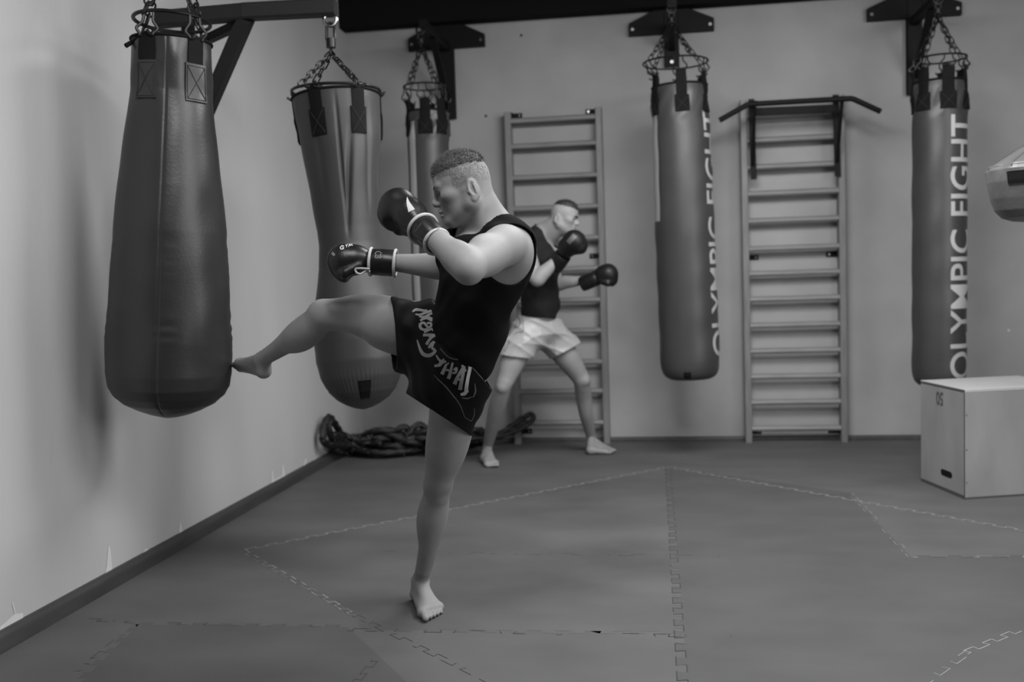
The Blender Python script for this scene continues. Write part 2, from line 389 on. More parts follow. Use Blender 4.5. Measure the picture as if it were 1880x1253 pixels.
# --- second bag: waisted, on the bracket arm
D2 = 4.75; k2 = D2/FPX
pp = [(180,540,698),(215,545,698),(260,552,698),(300,560,697),(340,568,697),(380,576,697),(420,584,697),(450,589,700),(490,589,708),(530,585,720),(570,582,733),(620,583,744),(660,587,748),(690,596,744),(715,608,733),(732,624,718),(742,640,702),(748,655,690),(751,664,680)]
cxt, cxb = 618, 669; top2, bot2 = PD(cxt,180,D2), PD(cxb,752,D2)
prof2 = [((y-180)/572, (b_-a)/2*k2) for y, a, b_ in pp]+[(.9995, .015), (1., .002)]
def disp2(th, t, L):
    a = wrapa(th); s = wav(th, t, L, SEED[1], .0016)
    for th0, am, sg, lo, hi in ((-.03,.012,.035,0,.45),(.30-.9*(t-.1),.016,.07,.1,.47),(.75,.009,.08,.02,.4),(-.6,.006,.09,.05,.35),(1.25,.006,.05,0,.5)):
        if lo < t < hi: s -= am*gauss(wrapa(a-th0), sg)*math.sin(math.pi*(t-lo)/(hi-lo))
    if .86 < t < .97: s += .0016*math.sin(a*60)*math.sin(math.pi*(t-.86)/.11)
    s -= .003*gauss(t-.93, .004)
    return s
S2, L2 = bag_surface(top2, bot2, prof2, disp=disp2)
r2 = thing('hanging_punching_bag', bot2, 'grey waisted punching bag hanging from the angled arm behind the kicking leg', 'punching bag')
b = MB(); bag_cover(b, S2, m_leather2, 240, 160); strip(b, S2, .07, .905, .965, .055, .17, m_web, out=.003); b.build('cover', r2, auto=0)
b = MB(); b.tube([S2(2*math.pi*i/64, .0, .002) for i in range(64)], .006, m_web, 8, closed=True); b.build('rim_piping', r2)
ring2 = PD(617,168,D2); apex2 = PD(608,98,D2)
hanging_gear(r2, S2, L2, ring2, 80*k2, apex2, (-.5, .5, 1.65, -1.75, 2.7, -2.7), 78*k2, .062, m_steel, .14, m_web, rt=.007, link=.055, strap_t0=-.01)
swivel(r2, PD(606,28,D2), apex2, m_steel, m_chrome, .03)
# --- bracket on the left wall that carries it
zt = PD(606,16,D2).z; wy = PX(340,60,WALL_X).y
br = thing('bag_bracket', (WALL_X, wy, 2.0), 'dark square-tube bracket with a bent arm and diagonal brace high on the left wall', 'bracket')
J = PZ(455,22,zt); E_ = PZ(616,14,zt); w0 = .075
b = MB(); b.bar(J-(E_-J).normalized()*.02, E_, w0, w0*1.02, m_grey_steel); b.build('arm', br)
b = MB(); Aw = PX(290,-2,WALL_X+.01); Aw.z = zt; b.bar(J, T((WALL_X+.01, Aw.y, zt)), w0, w0, m_grey_steel); b.build('arm', br)
b = MB(); b.bar(J+T((-.01,0,-.03)), T((WALL_X+.03, wy, zt-.52)), w0*.9, w0*.9, m_grey_steel, up=(0,1,0)); b.build('brace', br)
b = MB(); b.bar(T((WALL_X+.03, wy+.02, zt-.06)), J+T((-.03,.01,-.045)), .05, .04, m_black); b.build('brace', br)
b = MB(); b.bar(T((WALL_X+.018, wy, zt+.05)), T((WALL_X+.018, wy, zt-.62)), .034, .09, m_black, up=(0,1,0))
for z in (.0,-.57): b.cyl((WALL_X+.03, wy, zt+z), (WALL_X+.042, wy, zt+z), .014, m_chrome)
b.build('wall_plate', br)

# --- three long cylindrical bags on brackets along the back wall
def long_bag(key, Y, tp, bp, rad_px, ring_px, ring_w, apex_px, label, straps, mleather, stripe, text, seedi, r_top=1.):
    top, bot = PY(*tp, Y), PY(*bp, Y); k = depth(top)/FPX; R = rad_px*k
    prof = [(0,R*.96*r_top),(.02,R*.99*r_top),(.5,R),(.93,R),(.955,R*.985),(.975,R*.93),(.99,R*.8),(.998,R*.55),(1,.002)]
    sd = SEED[seedi]
    def dp(th, t, L):
        s = wav(th, t, L, sd, .0013)
        if t < .12: s += .010*math.sin(5*th+2+40*t)*math.sin(math.pi*t/.12)*.6+.006*math.sin(11*th+60*t)*math.sin(math.pi*t/.12)*.5
        return s
    S, L = bag_surface(top, bot, prof, disp=dp)
    r = thing('hanging_punching_bag', bot, label, 'punching bag', 'long punching bags along the back wall')
    b = MB(); bag_cover(b, S, mleather, 160, 140, side=stripe, ms=m_letter)
    if text: wrap_text(b, S, 'OLYMPIC FIGHT', text[0], text[1], text[2], text[3], R, m_letter)
    strip(b, S, -.1, .962, .985, .05, R, m_web, out=.003)
    b.build('cover', r, auto=0)
    b = MB(); b.tube([S(2*math.pi*i/64, .0, .001) for i in range(64)], .0075, m_web, 8, closed=True); b.build('rim_piping', r)
    rc = PY(*ring_px, Y); ap = PY(*apex_px, Y)
    hanging_gear(r, S, L, rc, ring_w*k, ap, straps, R, .075, m_steel, .095, m_web, rt=.0062, link=.055, strap_t0=-.045)
    return r, ap, S
def back_bracket(cx, yb, yl, half, Y, apex, label, post_w=27, tall=170):
    """wall plate: tapering cross piece, a post and an arm that reaches out to the hook"""
    k = depth(PY(cx, yb, WALL_Y))/FPX; c = PY(cx, yb, WALL_Y-.004)
    r = thing('bag_bracket', (c.x, WALL_Y, c.z), label, 'bracket', 'steel bag brackets on the back wall')
    t_ = -.004; hw = half*k; hh = 22*k; hm = 42*k
    b = MB(); pr = [(-hw,-hh/2),(hw,-hh/2),(hw,hh/2),(.0+.035,hm),(-.035,hm),(-hw,hh/2)]
    tilt = .035*0
    vs = [T((c.x+x, WALL_Y-.003, c.z+z)) for x, z in pr]+[T((c.x+x, WALL_Y-.05, c.z+z)) for x, z in pr]; n = 6
    b.add(vs, [tuple(range(n)), tuple(range(n,2*n))[::-1]]+[(i,(i+1)%n,n+(i+1)%n,n+i)[::-1] for i in range(n)], m_black)
    for s in (-1, 1): b.cyl((c.x+s*(hw-.028), WALL_Y-.048, c.z), (c.x+s*(hw-.028), WALL_Y-.054, c.z), .011, m_chrome)
    b.build('wall_plate', r)
    b = MB(); pw = post_w*k; zb = PY(cx, yl, WALL_Y).z
    b.bar((c.x, WALL_Y-.03, c.z+hm*.6), (c.x, WALL_Y-.03, zb), pw, .05, m_black, up=(0,1,0)); b.cyl((c.x, WALL_Y-.054, zb+.03), (c.x, WALL_Y-.060, zb+.03), .012, m_chrome); b.build('post', r)
    ah = apex.z+.14; b = MB(); b.bar((c.x, WALL_Y-.02, ah), (c.x, Y-.03, ah), .06, .06, m_black); b.build('arm', r)
    b = MB(); y2 = WALL_Y-.05
    b.bar((c.x, Y+.25, ah-.03), (c.x, y2, zb+.12), .05, .028, m_black); b.build('brace', r)
    return r, T((c.x, Y, ah-.03))
Y4 = 6.86
b3, ap3, S3 = long_bag('c', Y4, (785,206), (800,668), 39, (779,159), 38, (773,84), 'narrow dark punching bag with a white side stripe behind the kicking man', (-1.35,-.12,.72,2.,-2.2,3.0), m_leather3, (-62,-38,.04,.985), (.93,.12,1.25,.15), 2)
b4, ap4, S4 = long_bag('d', Y4, (1247,160), (1268,699), 54.5, (1240,115), 59, (1233,46), 'long dark punching bag left of the wall bars with the pull-up bar', (-1.05,.08,1.15,2.2,-2.1,3.1), m_leather3, (-90,-55,.06,.45), (.915,.09,.87,.17), 3, .95)
b5, ap5, S5 = long_bag('e', Y4, (1725,152), (1724,712), 47.5, (1726,108), 45, (1722,30), 'long dark punching bag with white lettering behind the plywood box', (-.62,.32,1.3,2.2,-1.5,3.0), m_leather3, (80,88,.0,.005), (.965,.115,.40,.165), 4)
for cx, yb, yl, half, ap, lab, rr in ((821,80,220,71,ap3,'black bag bracket on the back wall nearest the room corner',b3), (1232,52,124,77,ap4,'black bag bracket between the two sets of wall bars',b4), (1676,24,175,82,ap5,'black bag bracket above the plywood box, right of the pull-up bar',b5)):
    br_, hk = back_bracket(cx, yb, yl, half, Y4, ap, lab)
    swivel(rr, T((ap.x, ap.y, ap.z+.12)), ap, m_steel, m_steel, .028)
    b = MB(); b.bar(T((br_.location.x, Y4-.02, ap.z+.14)), T((ap.x, Y4-.02, ap.z+.13)), .03, .03, m_black); b.build('hook_plate', br_)
# --- round bag cut by the right edge
D6 = 4.6; k6 = D6/FPX
pr6 = [(0,.20),(.03,.30),(.10,.50),(.18,.68),(.30,.98),(.36,1.04),(.5,1.02),(.7,.94),(.84,.86),(.93,.74),(.975,.55),(1,.01)]
t6, q6 = PD(1925,255,D6), PD(1925,408,D6); q6.x, q6.y = t6.x, t6.y
def disp6(th, t, L): return wav(th, t, L, SEED[5], .002)+.006*math.sin(13*th+8*t)*gauss(t-.25,.16)-.004*gauss(t-.33,.012)
S6, L6 = bag_surface(t6, q6, [(t, r*102*k6) for t, r in pr6], disp=disp6)
r6 = thing('hanging_punching_bag', q6, 'short rounded dark leather punching bag cut off by the right edge of the picture', 'punching bag')
b = MB(); bag_cover(b, S6, mat('bag_leather_round', .16, .38, noise=.15, nscale=7, bump=.25, bscale=26), 160, 100); strip(b, S6, -.32, .40, .56, .17, 102*k6, m_web, out=.004)
for i in range(8): b.tube([S6(i*math.pi/4+.2, t, .001) for t in np.linspace(.03,.34,12)], .0015, m_thread, 5)
b.build('cover', r6, auto=0)
b = MB()
for s in (-1.3, .3, 1.8, 3.4): b.tube([S6(s, .05, .003), S6(s, .0, -.01)+T((0,0,.06)), t6+T((0,0,.22))], .012, m_web, 8)
b.build('strap', r6)
b = MB(); b.chain(T((t6.x,t6.y,ZC)), t6+T((0,0,.22)), .06, m_steel, .005); b.build('chain', r6)

# ------------------------------------------------------------------ wall bars
def wall_bars(xl, xr, ytop_l, ytop_r, ybot, rungs_l, label, clips, railw=.048, out=.115):
    """rungs_l: picture heights of the rungs at the left rail"""
    L_, R_ = PY(xl[0], ytop_l, WALL_Y-out), PY(xr[0], ytop_r, WALL_Y-out)
    x0, x1 = PY(xl[1], ybot, WALL_Y-out).x, PY(xr[1], ybot, WALL_Y-out).x
    xa, xb = (L_.x+x0)/2, (R_.x+x1)/2; zt = (L_.z+R_.z)/2
    r = thing('wall_bars', ((xa+xb)/2, WALL_Y-out/2, 0), label, 'wall bars')
    for x in (xa, xb):
        b = MB(); b.bar((x, WALL_Y-out/2-.004, .0), (x, WALL_Y-out/2-.004, zt), railw, out-.01, m_wood, up=(0,1,0), bev=.1); b.build('side_rail', r)
    for y in rungs_l:
        z = PY(xl[0]+20, y, WALL_Y-out+.03).z
        b = MB(); b.tube([(xa+.01, WALL_Y-out+.026, z), (xb-.01, WALL_Y-out+.026, z)], .021, m_rung, 16, prof=lambda a, i: 1+.12*math.cos(2*a)); b.build('rung', r)
    for cx_, cy in clips:
        c = PY(cx_, cy, WALL_Y); s = 1 if abs(c.x-xa) < abs(c.x-xb) else -1; xx = xa if s == 1 else xb
        b = MB(); b.box((min(xx, xx+s*.10), WALL_Y-.008, c.z-.018), (max(xx, xx+s*.10), WALL_Y-.002, c.z+.018), m_black); b.box((min(xx+s*.02,xx+s*.03), WALL_Y-.06, c.z-.018), (max(xx+s*.02,xx+s*.03), WALL_Y-.004, c.z+.018), m_black); b.cyl((xx+s*.08, WALL_Y-.008, c.z), (xx+s*.08, WALL_Y-.014, c.z), .008, m_chrome); b.build('wall_clip', r)
    return r, xa, xb, zt
wall_bars((933,948), (1099,1113), 205, 197, 809, [222,269,327,384,441,497,554,610,667,720,777], 'wooden wall bars behind the second boxing man', [(945,213),(1090,205),(1095,470),(965,792)])
wb2, xa2, xb2, zt2 = wall_bars((1367,1373), (1545,1551), 183, 174, 808, [213,258,307,356,406,457,503,550,598,645,692,739,787], 'wooden wall bars carrying the black pull-up bar', [(1383,473),(1533,467),(1384,792),(1533,790)])
pu = thing('wall_mounted_pull_up_bar', ((xa2+xb2)/2, WALL_Y-.2, zt2-.3), 'black angled pull-up bar hooked over the right-hand wall bars', 'pull-up bar')
yo = WALL_Y-.135
for px0, px1 in ((1379,1380),(1534,1537)):
    a, c = PY(px0, 182 if px0 < 1400 else 174, yo), PY(px1, 330 if px0 < 1400 else 324, yo)
    b = MB(); b.bar((a.x, yo, a.z), (a.x+.01, yo, c.z), .042, .014, m_black, up=(0,1,0))
    yb_ = WALL_Y-.42; zb_ = PY(px0, 190 if px0 < 1400 else 182, yb_).z
    b.bar((a.x, yo, a.z-.03), (a.x, yb_, zb_), .036, .036, m_black); b.bar((a.x+.005, yo, c.z+.1), (a.x, yb_+.03, zb_-.02), .022, .022, m_black); b.build('support_bracket', pu)
b = MB(); a, c = PY(1384,205,yo), PY(1531,199,yo); b.bar((a.x,yo,a.z), (c.x,yo,c.z), .012, .055, m_black); b.build('cross_plate', pu)
b = MB(); ybr = WALL_Y-.42; pts = [PY(1321,221,ybr), PY(1371,193,ybr), PY(1376,191.5,ybr), PY(1561,181,ybr), PY(1567,182,ybr), PY(1617,205,ybr)]
b.tube(pts, .019, m_black, 14); b.build('bar', pu)

# ------------------------------------------------------------------ plywood jump box
q0, q1, q3 = PZ(1772,918), PZ(1691,884), PZ(1880,911)
ux = (q3-q0).normalized(); uy = T((-ux.y, ux.x, 0)); uy = uy if uy.y > 0 else -uy
wl_, wd_ = .62, (q1-q0).length
zt_ = PD(1769,714,depth(q0)).z
mx = Matrix((ux, (q1-q0).normalized(), T((0,0,1)))).transposed().to_4x4(); mx.translation = q0
bx = thing('plyo_box', q0, 'pale plywood jump box standing on the mats at the right edge', 'box')
def boxpart(name, lo, hi, m, extra=None):
    b = MB(); b.box(lo, hi, m, mx)
    if extra: extra(b)
    return b.build(name, bx, smooth=False, bevel=.0025)
e = .018
boxpart('top_panel', (0,0,zt_-e), (wl_,wd_,zt_), m_plytop_lit)
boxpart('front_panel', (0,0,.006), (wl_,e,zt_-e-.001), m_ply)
boxpart('back_panel', (0,wd_-e,.006), (wl_,wd_,zt_-e-.001), m_ply)
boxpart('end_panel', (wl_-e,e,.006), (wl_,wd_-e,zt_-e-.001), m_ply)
def side_(b):
    # "50" stencilled upside down near the top edge
    vs, fs = text_mesh('50'); x0, x1 = min(v.x for v in vs), max(v.x for v in vs); ys = max(v.y for v in vs)
    def pos(u, z): return mx @ T((-.0022, u, z))
    tw, thh = .075, .075; uc = wd_*.545; zc = zt_-.082
    b.add([pos(uc-tw/2+(v.x-x0)/(x1-x0)*tw, zc+thh/2-v.y/ys*thh) for v in vs], fs, m_plyedge)
    def slot(L, h, x, m, n=10):
        pts = []
        for i in range(2*n+2):
            a = math.pi/2+math.pi*i/n if i <= n else -math.pi/2+math.pi*(i-n-1)/n
            cxx = (-1 if i <= n else 1)*(L/2-h/2); pts.append((cxx+math.cos(a)*h/2, math.sin(a)*h/2))
        return [mx @ T((x, wd_*.40+u, .105+z)) for u, z in pts]
    o, i_ = slot(.125,.036,-.0015,m_black), slot(.118,.030,e*.8,m_black); n = len(o)
    b.add(o, [tuple(range(n))], m_black)
    # dark strips along the panel edges
    b.add([mx @ T(p) for p in ((-.001,.0,.0),(-.001,wd_,.0),(-.001,wd_,.02),(-.001,0,.02))], [(0,1,2,3)], m_plyedge)
    b.add([mx @ T(p) for p in ((-.001,.0,.02),(-.001,.010,.02),(-.001,.010,zt_-.02),(-.001,0,zt_-.02))], [(0,1,2,3)], m_plyedge)
    b.add([mx @ T(p) for p in ((-.001,.0,zt_-.016),(-.001,wd_,zt_-.016),(-.001,wd_,zt_-.004),(-.001,0,zt_-.004))], [(0,1,2,3)], m_plyedge)
    for z in (.09,.27,.46): b.add([mx @ T(p) for p in ((.004,-.001,z),(.014,-.001,z),(.014,-.001,z+.006),(.004,-.001,z+.006))], [(0,1,2,3)], m_plyedge)
    b.add([mx @ T(p) for p in ((0,-.001,.0),(wl_,-.001,.0),(wl_,-.001,.012),(0,-.001,.012))], [(0,1,2,3)], m_plyedge)
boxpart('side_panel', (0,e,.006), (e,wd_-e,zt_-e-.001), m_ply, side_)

# ------------------------------------------------------------------ battle rope heap
def rope(mb, pts, r=.024):
    P = smooth_path(pts, 10); d = 0; acc = [0]
    for a, c in zip(P[:-1], P[1:]): d += (c-a).length; acc.append(d)
    n = max(8, int(d/.012)); Q = []; j = 0
    for i in range(n+1):
        s = d*i/n
        while j < len(acc)-2 and acc[j+1] < s: j += 1
        u = (s-acc[j])/max(1e-9, acc[j+1]-acc[j]); Q.append(P[j]+(P[j+1]-P[j])*u)
    st = d/n; mb.tube(Q, r, m_rope, 12, prof=lambda a, i: 1+.16*math.cos(3*(a+i*st*22)))
    for i in range(0, n, 3):
        if random.random() < .5:
            a = random.uniform(0, 6.28); c = Q[i]; t = (Q[min(i+1,n)]-Q[max(i-1,0)]).normalized(); o_ = t.orthogonal().normalized(); o_.rotate(Quaternion(t, a))
            mb.tube([c+o_*(r*1.12), c+t*.012+o_*(r*1.12)], .0022, m_fleck, 5)
RY = 7.1
rp = MB()
def rpt(x, y, dy=0.):
    p = PY(x, y, RY+dy); return p if p.x > WALL_X+.075 else PX(x, y, WALL_X+.075)
left = [(700,828,0),(655,822,-.05),(617,808,-.03),(596,808,.0),(592,795,.05),(596,775,.08),(604,766,.08),(614,778,.05),(622,800,.0),(600,790,.02)]
rope(rp, [rpt(*p) for p in ((592,806,.03),(594,786,.05),(600,770,.1),(606,767,.1),(616,780,.05),(630,800,-.05),(655,812,-.12),(700,815,-.2))])
rope(rp, [rpt(*p) for p in ((606,768,.06),(604,788,.02),(612,806,-.08),(640,822,-.15),(700,832,-.2),(760,826,-.1))])
rope(rp, [rpt(*p) for p in ((592,806,.03),(602,816,-.1),(640,818,-.2),(690,806,-.1),(740,820,-.1),(790,826,-.05),(840,820,.05),(880,812,.15))])
cent = [(640+i*27, 822-7*(i % 3)) for i in range(9)]
for i, (x, y) in enumerate(cent):
    rr = 17+5*random.random(); h = 12+14*random.random(); x += random.uniform(-6,6)
    pts = []
    for kk in range(15):
        a = kk*2*math.pi/7+i; pts.append(rpt(x+rr*1.5*math.cos(a)+kk*.6, min(832, y+2-max(0,math.sin(a*.5+i))*h+5*math.sin(a)), .12*math.sin(a)-.05))
    rope(rp, pts)
for x0, top in ((715,799),(738,787),(768,783),(792,790)):
    rope(rp, [rpt(x0-32,832,-.1), rpt(x0-24,812,-.05), rpt(x0-8,top+2,0), rpt(x0+10,top,.03), rpt(x0+26,806,.02), rpt(x0+34,830,-.05)])
rope(rp, [rpt(*p) for p in ((820,826,.0),(860,820,.1),(890,812,.2),(925,792,.28),(950,775,.33),(967,764,.36),(976,762,.36),(978,770,.34),(960,786,.3),(930,798,.28),(890,811,.22),(850,822,.1),(800,832,-.1))], .02)
zmin = min(v[2] for v in rp.v)
rp.v = [(x, y, max(z, .003+.25*max(0, z-zmin)*0)) if z < .003 else (x, y, z) for x, y, z in rp.v]
# drop the lowest coils onto the floor
ro = rp.build('battle_rope', auto=0); tag(ro, 'heap of thick black battle rope lying along the back wall in the corner', 'rope')
# ------------------------------------------------------------------ people: smooth-blended volumes meshed with surface nets
class Vol:
    def __init__(s): s.p = []
    def put(s, fn, lo, hi, k, op='+'): s.p.append((fn, np.array(lo), np.array(hi), k, op)); return s
    def cone(s, a, b, ra, rb, k=.02, op='+', sq=None):
        """tapered limb from a to b; sq = (direction, factor > 1 flattens along it)"""
        a, b = np.array(a, dtype=np.float32), np.array(b, dtype=np.float32); ab = b-a; L2 = float(ab@ab)+1e-12
        R = max(ra, rb)
        if sq: dr = np.array(sq[0], dtype=np.float32); dr /= np.linalg.norm(dr); fc = sq[1]
        def fn(X, Y, Z):
            x, y, z = X-a[0], Y-a[1], Z-a[2]
            t = np.clip((x*ab[0]+y*ab[1]+z*ab[2])/L2, 0, 1)
            x = x-t*ab[0]; y = y-t*ab[1]; z = z-t*ab[2]
            if sq:
                q = (x*dr[0]+y*dr[1]+z*dr[2])*(fc-1); x = x+q*dr[0]; y = y+q*dr[1]; z = z+q*dr[2]
            return np.sqrt(x*x+y*y+z*z)-(ra+t*(rb-ra))
        R2 = R/(min(1, sq[1]) if sq else 1)
        return s.put(fn, np.minimum(a, b)-R2, np.maximum(a, b)+R2, k, op)
    def chain(s, pts, k=.02, op='+', sub=9):
        """a limb through joints [(point, radius)], rounded through them and taken as one shape"""
        P = smooth_path([p for p, r in pts], sub); n = len(pts)-1; rr = [q.x for q in smooth_path([(r, 0, 0) for p, r in pts], sub)]
        P = np.array([tuple(p) for p in P], dtype=np.float32)
        def fn(X, Y, Z):
            best = None
            for a, b, ra, rb in zip(P[:-1], P[1:], rr[:-1], rr[1:]):
                ab = b-a; L2 = float(ab@ab)+1e-12; x, y, z = X-a[0], Y-a[1], Z-a[2]
                t = np.clip((x*ab[0]+y*ab[1]+z*ab[2])/L2, 0, 1); x = x-t*ab[0]; y = y-t*ab[1]; z = z-t*ab[2]
                d = np.sqrt(x*x+y*y+z*z)-np.float32(ra)-t*np.float32(rb-ra); best = d if best is None else np.minimum(best, d)
            return best
        R = max(rr); return s.put(fn, P.min(0)-R, P.max(0)+R, k, op)
    def ell(s, c, axes, rad, k=.02, op='+'):
        c = np.array(c, dtype=np.float32); A = np.array([np.array(a, dtype=np.float32)/np.linalg.norm(a) for a in axes]); r = np.array(rad, dtype=np.float32)
        def fn(X, Y, Z):
            x, y, z = X-c[0], Y-c[1], Z-c[2]; k0 = 0; k1 = 0
            for i in range(3):
                q = (x*A[i,0]+y*A[i,1]+z*A[i,2])/r[i]; k0 = k0+q*q; k1 = k1+(q/r[i])**2
            k0 = np.sqrt(k0)+1e-9; return k0*(k0-1)/(np.sqrt(k1)+1e-9)
        e = np.sqrt(((A*r[:,None])**2).sum(0)); return s.put(fn, c-e, c+e, k, op)
    def ball(s, c, r, k=.02, op='+'): return s.cone(c, np.array(c)+1e-5, r, r, k, op)
    def bounds(s):
        P = [p for p in s.p if p[4] == '+']; return np.min([p[1] for p in P], 0), np.max([p[2] for p in P], 0)
    def grid(s, lo, hi, h):
        n = np.maximum(4, np.ceil((hi-lo)/h).astype(int)+1); ax = [(lo[i]+h*np.arange(n[i])).astype(np.float32) for i in range(3)]
        F = np.full(tuple(n), .09, np.float32)
        for fn, l, q, k, op in s.p:
            m = k+2*h+.004; sl = []
            for i in range(3):
                i0 = int(max(0, math.floor((l[i]-m-lo[i])/h))); i1 = int(min(n[i], math.ceil((q[i]+m-lo[i])/h)+1)); sl.append((i0, i1))
            if any(a >= b_ for a, b_ in sl): continue
            S = tuple(slice(a, b_) for a, b_ in sl)
            d = fn(ax[0][S[0]][:,None,None], ax[1][S[1]][None,:,None], ax[2][S[2]][None,None,:]).astype(np.float32); f = F[S]
            if op == '+':
                hh = np.clip(.5+.5*(d-f)/k, 0, 1); F[S] = d*(1-hh)+f*hh-k*hh*(1-hh)
            else:
                d = -d; hh = np.clip(.5-.5*(d-f)/k, 0, 1); F[S] = d*(1-hh)+f*hh+k*hh*(1-hh)
        return F, ax
def nets(F, ax):
    """surface nets: vertices and quads of the zero level"""
    I = F < 0; n = np.array(F.shape)
    c = np.zeros(n-1, np.int8)
    for dx in (0,1):
        for dy in (0,1):
            for dz in (0,1): c += I[dx:n[0]-1+dx, dy:n[1]-1+dy, dz:n[2]-1+dz]
    act = np.argwhere((c > 0) & (c < 8)); idx = np.full(n-1, -1, np.int64); idx[tuple(act.T)] = np.arange(len(act))
    acc = np.zeros((len(act), 3)); cnt = np.zeros(len(act))
    cor = [(x, y, z) for x in (0,1) for y in (0,1) for z in (0,1)]
    val = {q: F[tuple((act+np.array(q)).T)].astype(np.float64) for q in cor}
    for q in cor:
        for a in range(3):
            if q[a]: continue
            w = list(q); w[a] = 1; v0, v1 = val[q], val[tuple(w)]; m = (v0 < 0) != (v1 < 0)
            t = np.where(m, v0/np.where(m, v0-v1, 1), 0); p = np.tile(np.array(q, float), (len(act), 1)); p[:,a] += t
            acc[m] += p[m]; cnt[m] += 1
    V = act+acc/cnt[:,None]; h = np.array([a[1]-a[0] for a in ax]); V = V*h+np.array([a[0] for a in ax])
    Q = []
    for a in range(3):
        b_, d = (a+1) % 3, (a+2) % 3
        s0 = [slice(1, m-1) for m in n]; s1 = list(s0); s0[a] = slice(0, n[a]-1); s1[a] = slice(1, n[a])
        A, B = I[tuple(s0)], I[tuple(s1)]; off = np.ones(3, int); off[a] = 0
        for e, flip in ((A & ~B, False), (~A & B, True)):
            p = np.argwhere(e)+off
            def at(x, y):
                q = p.copy(); q[:,b_] -= x; q[:,d] -= y; return idx[tuple(q.T)]
            k = [at(1,1), at(0,1), at(0,0), at(1,0)]; Q.append(np.stack(k[::-1] if flip else k, 1))
    return V, np.concatenate(Q)
def relax(V, Q, it=1, lam=.5):
    for _ in range(it):
        s = np.zeros_like(V); c = np.zeros(len(V))
        for i in range(4):
            for j in (1, 3): np.add.at(s, Q[:,i], V[Q[:,(i+j) % 4]]); np.add.at(c, Q[:,i], 1)
        V = V+lam*(s/np.maximum(c,1)[:,None]-V)
    return V
def mesh_obj(name, parts, m, parent):
    V = np.concatenate([p[0] for p in parts]); o = 0; Q = []
    for v, q in parts: Q.append(q+o); o += len(v)
    Q = np.concatenate(Q); me = bpy.data.meshes.new(name)
    me.vertices.add(len(V)); me.vertices.foreach_set('co', V.astype(np.float32).ravel())
    me.loops.add(len(Q)*4); me.loops.foreach_set('vertex_index', Q.astype(np.int32).ravel())
    me.polygons.add(len(Q)); me.polygons.foreach_set('loop_start', np.arange(len(Q), dtype=np.int32)*4)
    me.polygons.foreach_set('use_smooth', np.ones(len(Q), bool)); me.materials.append(m); me.update(calc_edges=True); me.validate()
    ob = bpy.data.objects.new(name, me); COL.objects.link(ob)
    if parent is not None: ob.parent = parent; ob.matrix_parent_inverse = parent.matrix_world.inverted()
    return ob
def skin_vol(v, h, boxes=(), it=1):
    """mesh a volume at h, with finer boxes [(lo, hi, h)] in the place of the coarse surface there"""
    lo, hi = v.bounds(); lo = lo-.03; hi = hi+.03
    F, ax = v.grid(lo, hi, h); V, Q = nets(F, ax); V = relax(V, Q, it)
    parts = []; keep = np.ones(len(Q), bool); c = V[Q].mean(1)
    for bl, bh, bs in boxes:
        bl, bh = np.array(bl), np.array(bh); inside = np.all((c > bl+.014) & (c < bh-.014), 1); keep &= ~inside
        F2, a2 = v.grid(bl-3*bs, bh+3*bs, bs); V2, Q2 = nets(F2, a2); V2 = relax(V2, Q2, it); c2 = V2[Q2].mean(1)
        parts.append((V2, Q2[np.all((c2 > bl) & (c2 < bh), 1)]))
    return [(V, Q[keep])]+parts
def field_mesh(fn, lo, hi, h, it=2):
    """mesh any field function of the open grid"""
    n = np.ceil((np.array(hi)-np.array(lo))/h).astype(int)+1; ax = [(lo[i]+h*np.arange(n[i])).astype(np.float32) for i in range(3)]
    F = fn(ax); F[0] = F[-1] = .05; F[:,0] = F[:,-1] = .05; F[:,:,0] = F[:,:,-1] = .05
    V, Q = nets(F, ax); return relax(V, Q, it), Q
def tree_of(ob): return BVHTree.FromPolygons([ob.matrix_world @ v.co for v in ob.data.vertices], [tuple(p.vertices) for p in ob.data.polygons])
def decal(mb, tree, strokes, m, out=.0015, sub=6):
    """flat printed strokes laid on a surface.  strokes: [(path of picture points, widths in px)]"""
    for pts, wid in strokes:
        P = smooth_path([(x, y, 0) for x, y in pts], sub) if len(pts) > 2 else [Vector((*pts[0],0)).lerp(Vector((*pts[1],0)), i/8) for i in range(9)]
        n = len(P); W = np.interp(np.linspace(0, 1, n), np.linspace(0, 1, len(wid)), wid) if hasattr(wid, '__len__') else [wid]*n
        rows = []
        for i in range(n):
            t = (P[min(i+1,n-1)]-P[max(i-1,0)]).normalized(); nn = Vector((-t.y, t.x, 0)); row = []
            for s in (-.5, -.17, .17, .5):
                q = P[i]+nn*(s*W[i]); d = ray(q.x, q.y).normalized(); hit, no, _, _ = tree.ray_cast(EYE, d)
                row.append(None if hit is None else hit+(no if no.dot(d) < 0 else -no)*out)
            rows.append(row)
        for a, c in zip(rows[:-1], rows[1:]):
            for k in range(3):
                q = (a[k], a[k+1], c[k+1], c[k])
                if all(x is not None for x in q) and max((q[0]-q[2]).length, (q[1]-q[3]).length) < .05: mb.add(q, [(0,1,2,3)], m)
def frame(fwd, up):
    f = Vector(fwd).normalized(); u = Vector(up); u = (u-f*u.dot(f)).normalized(); return f, u, f.cross(u)
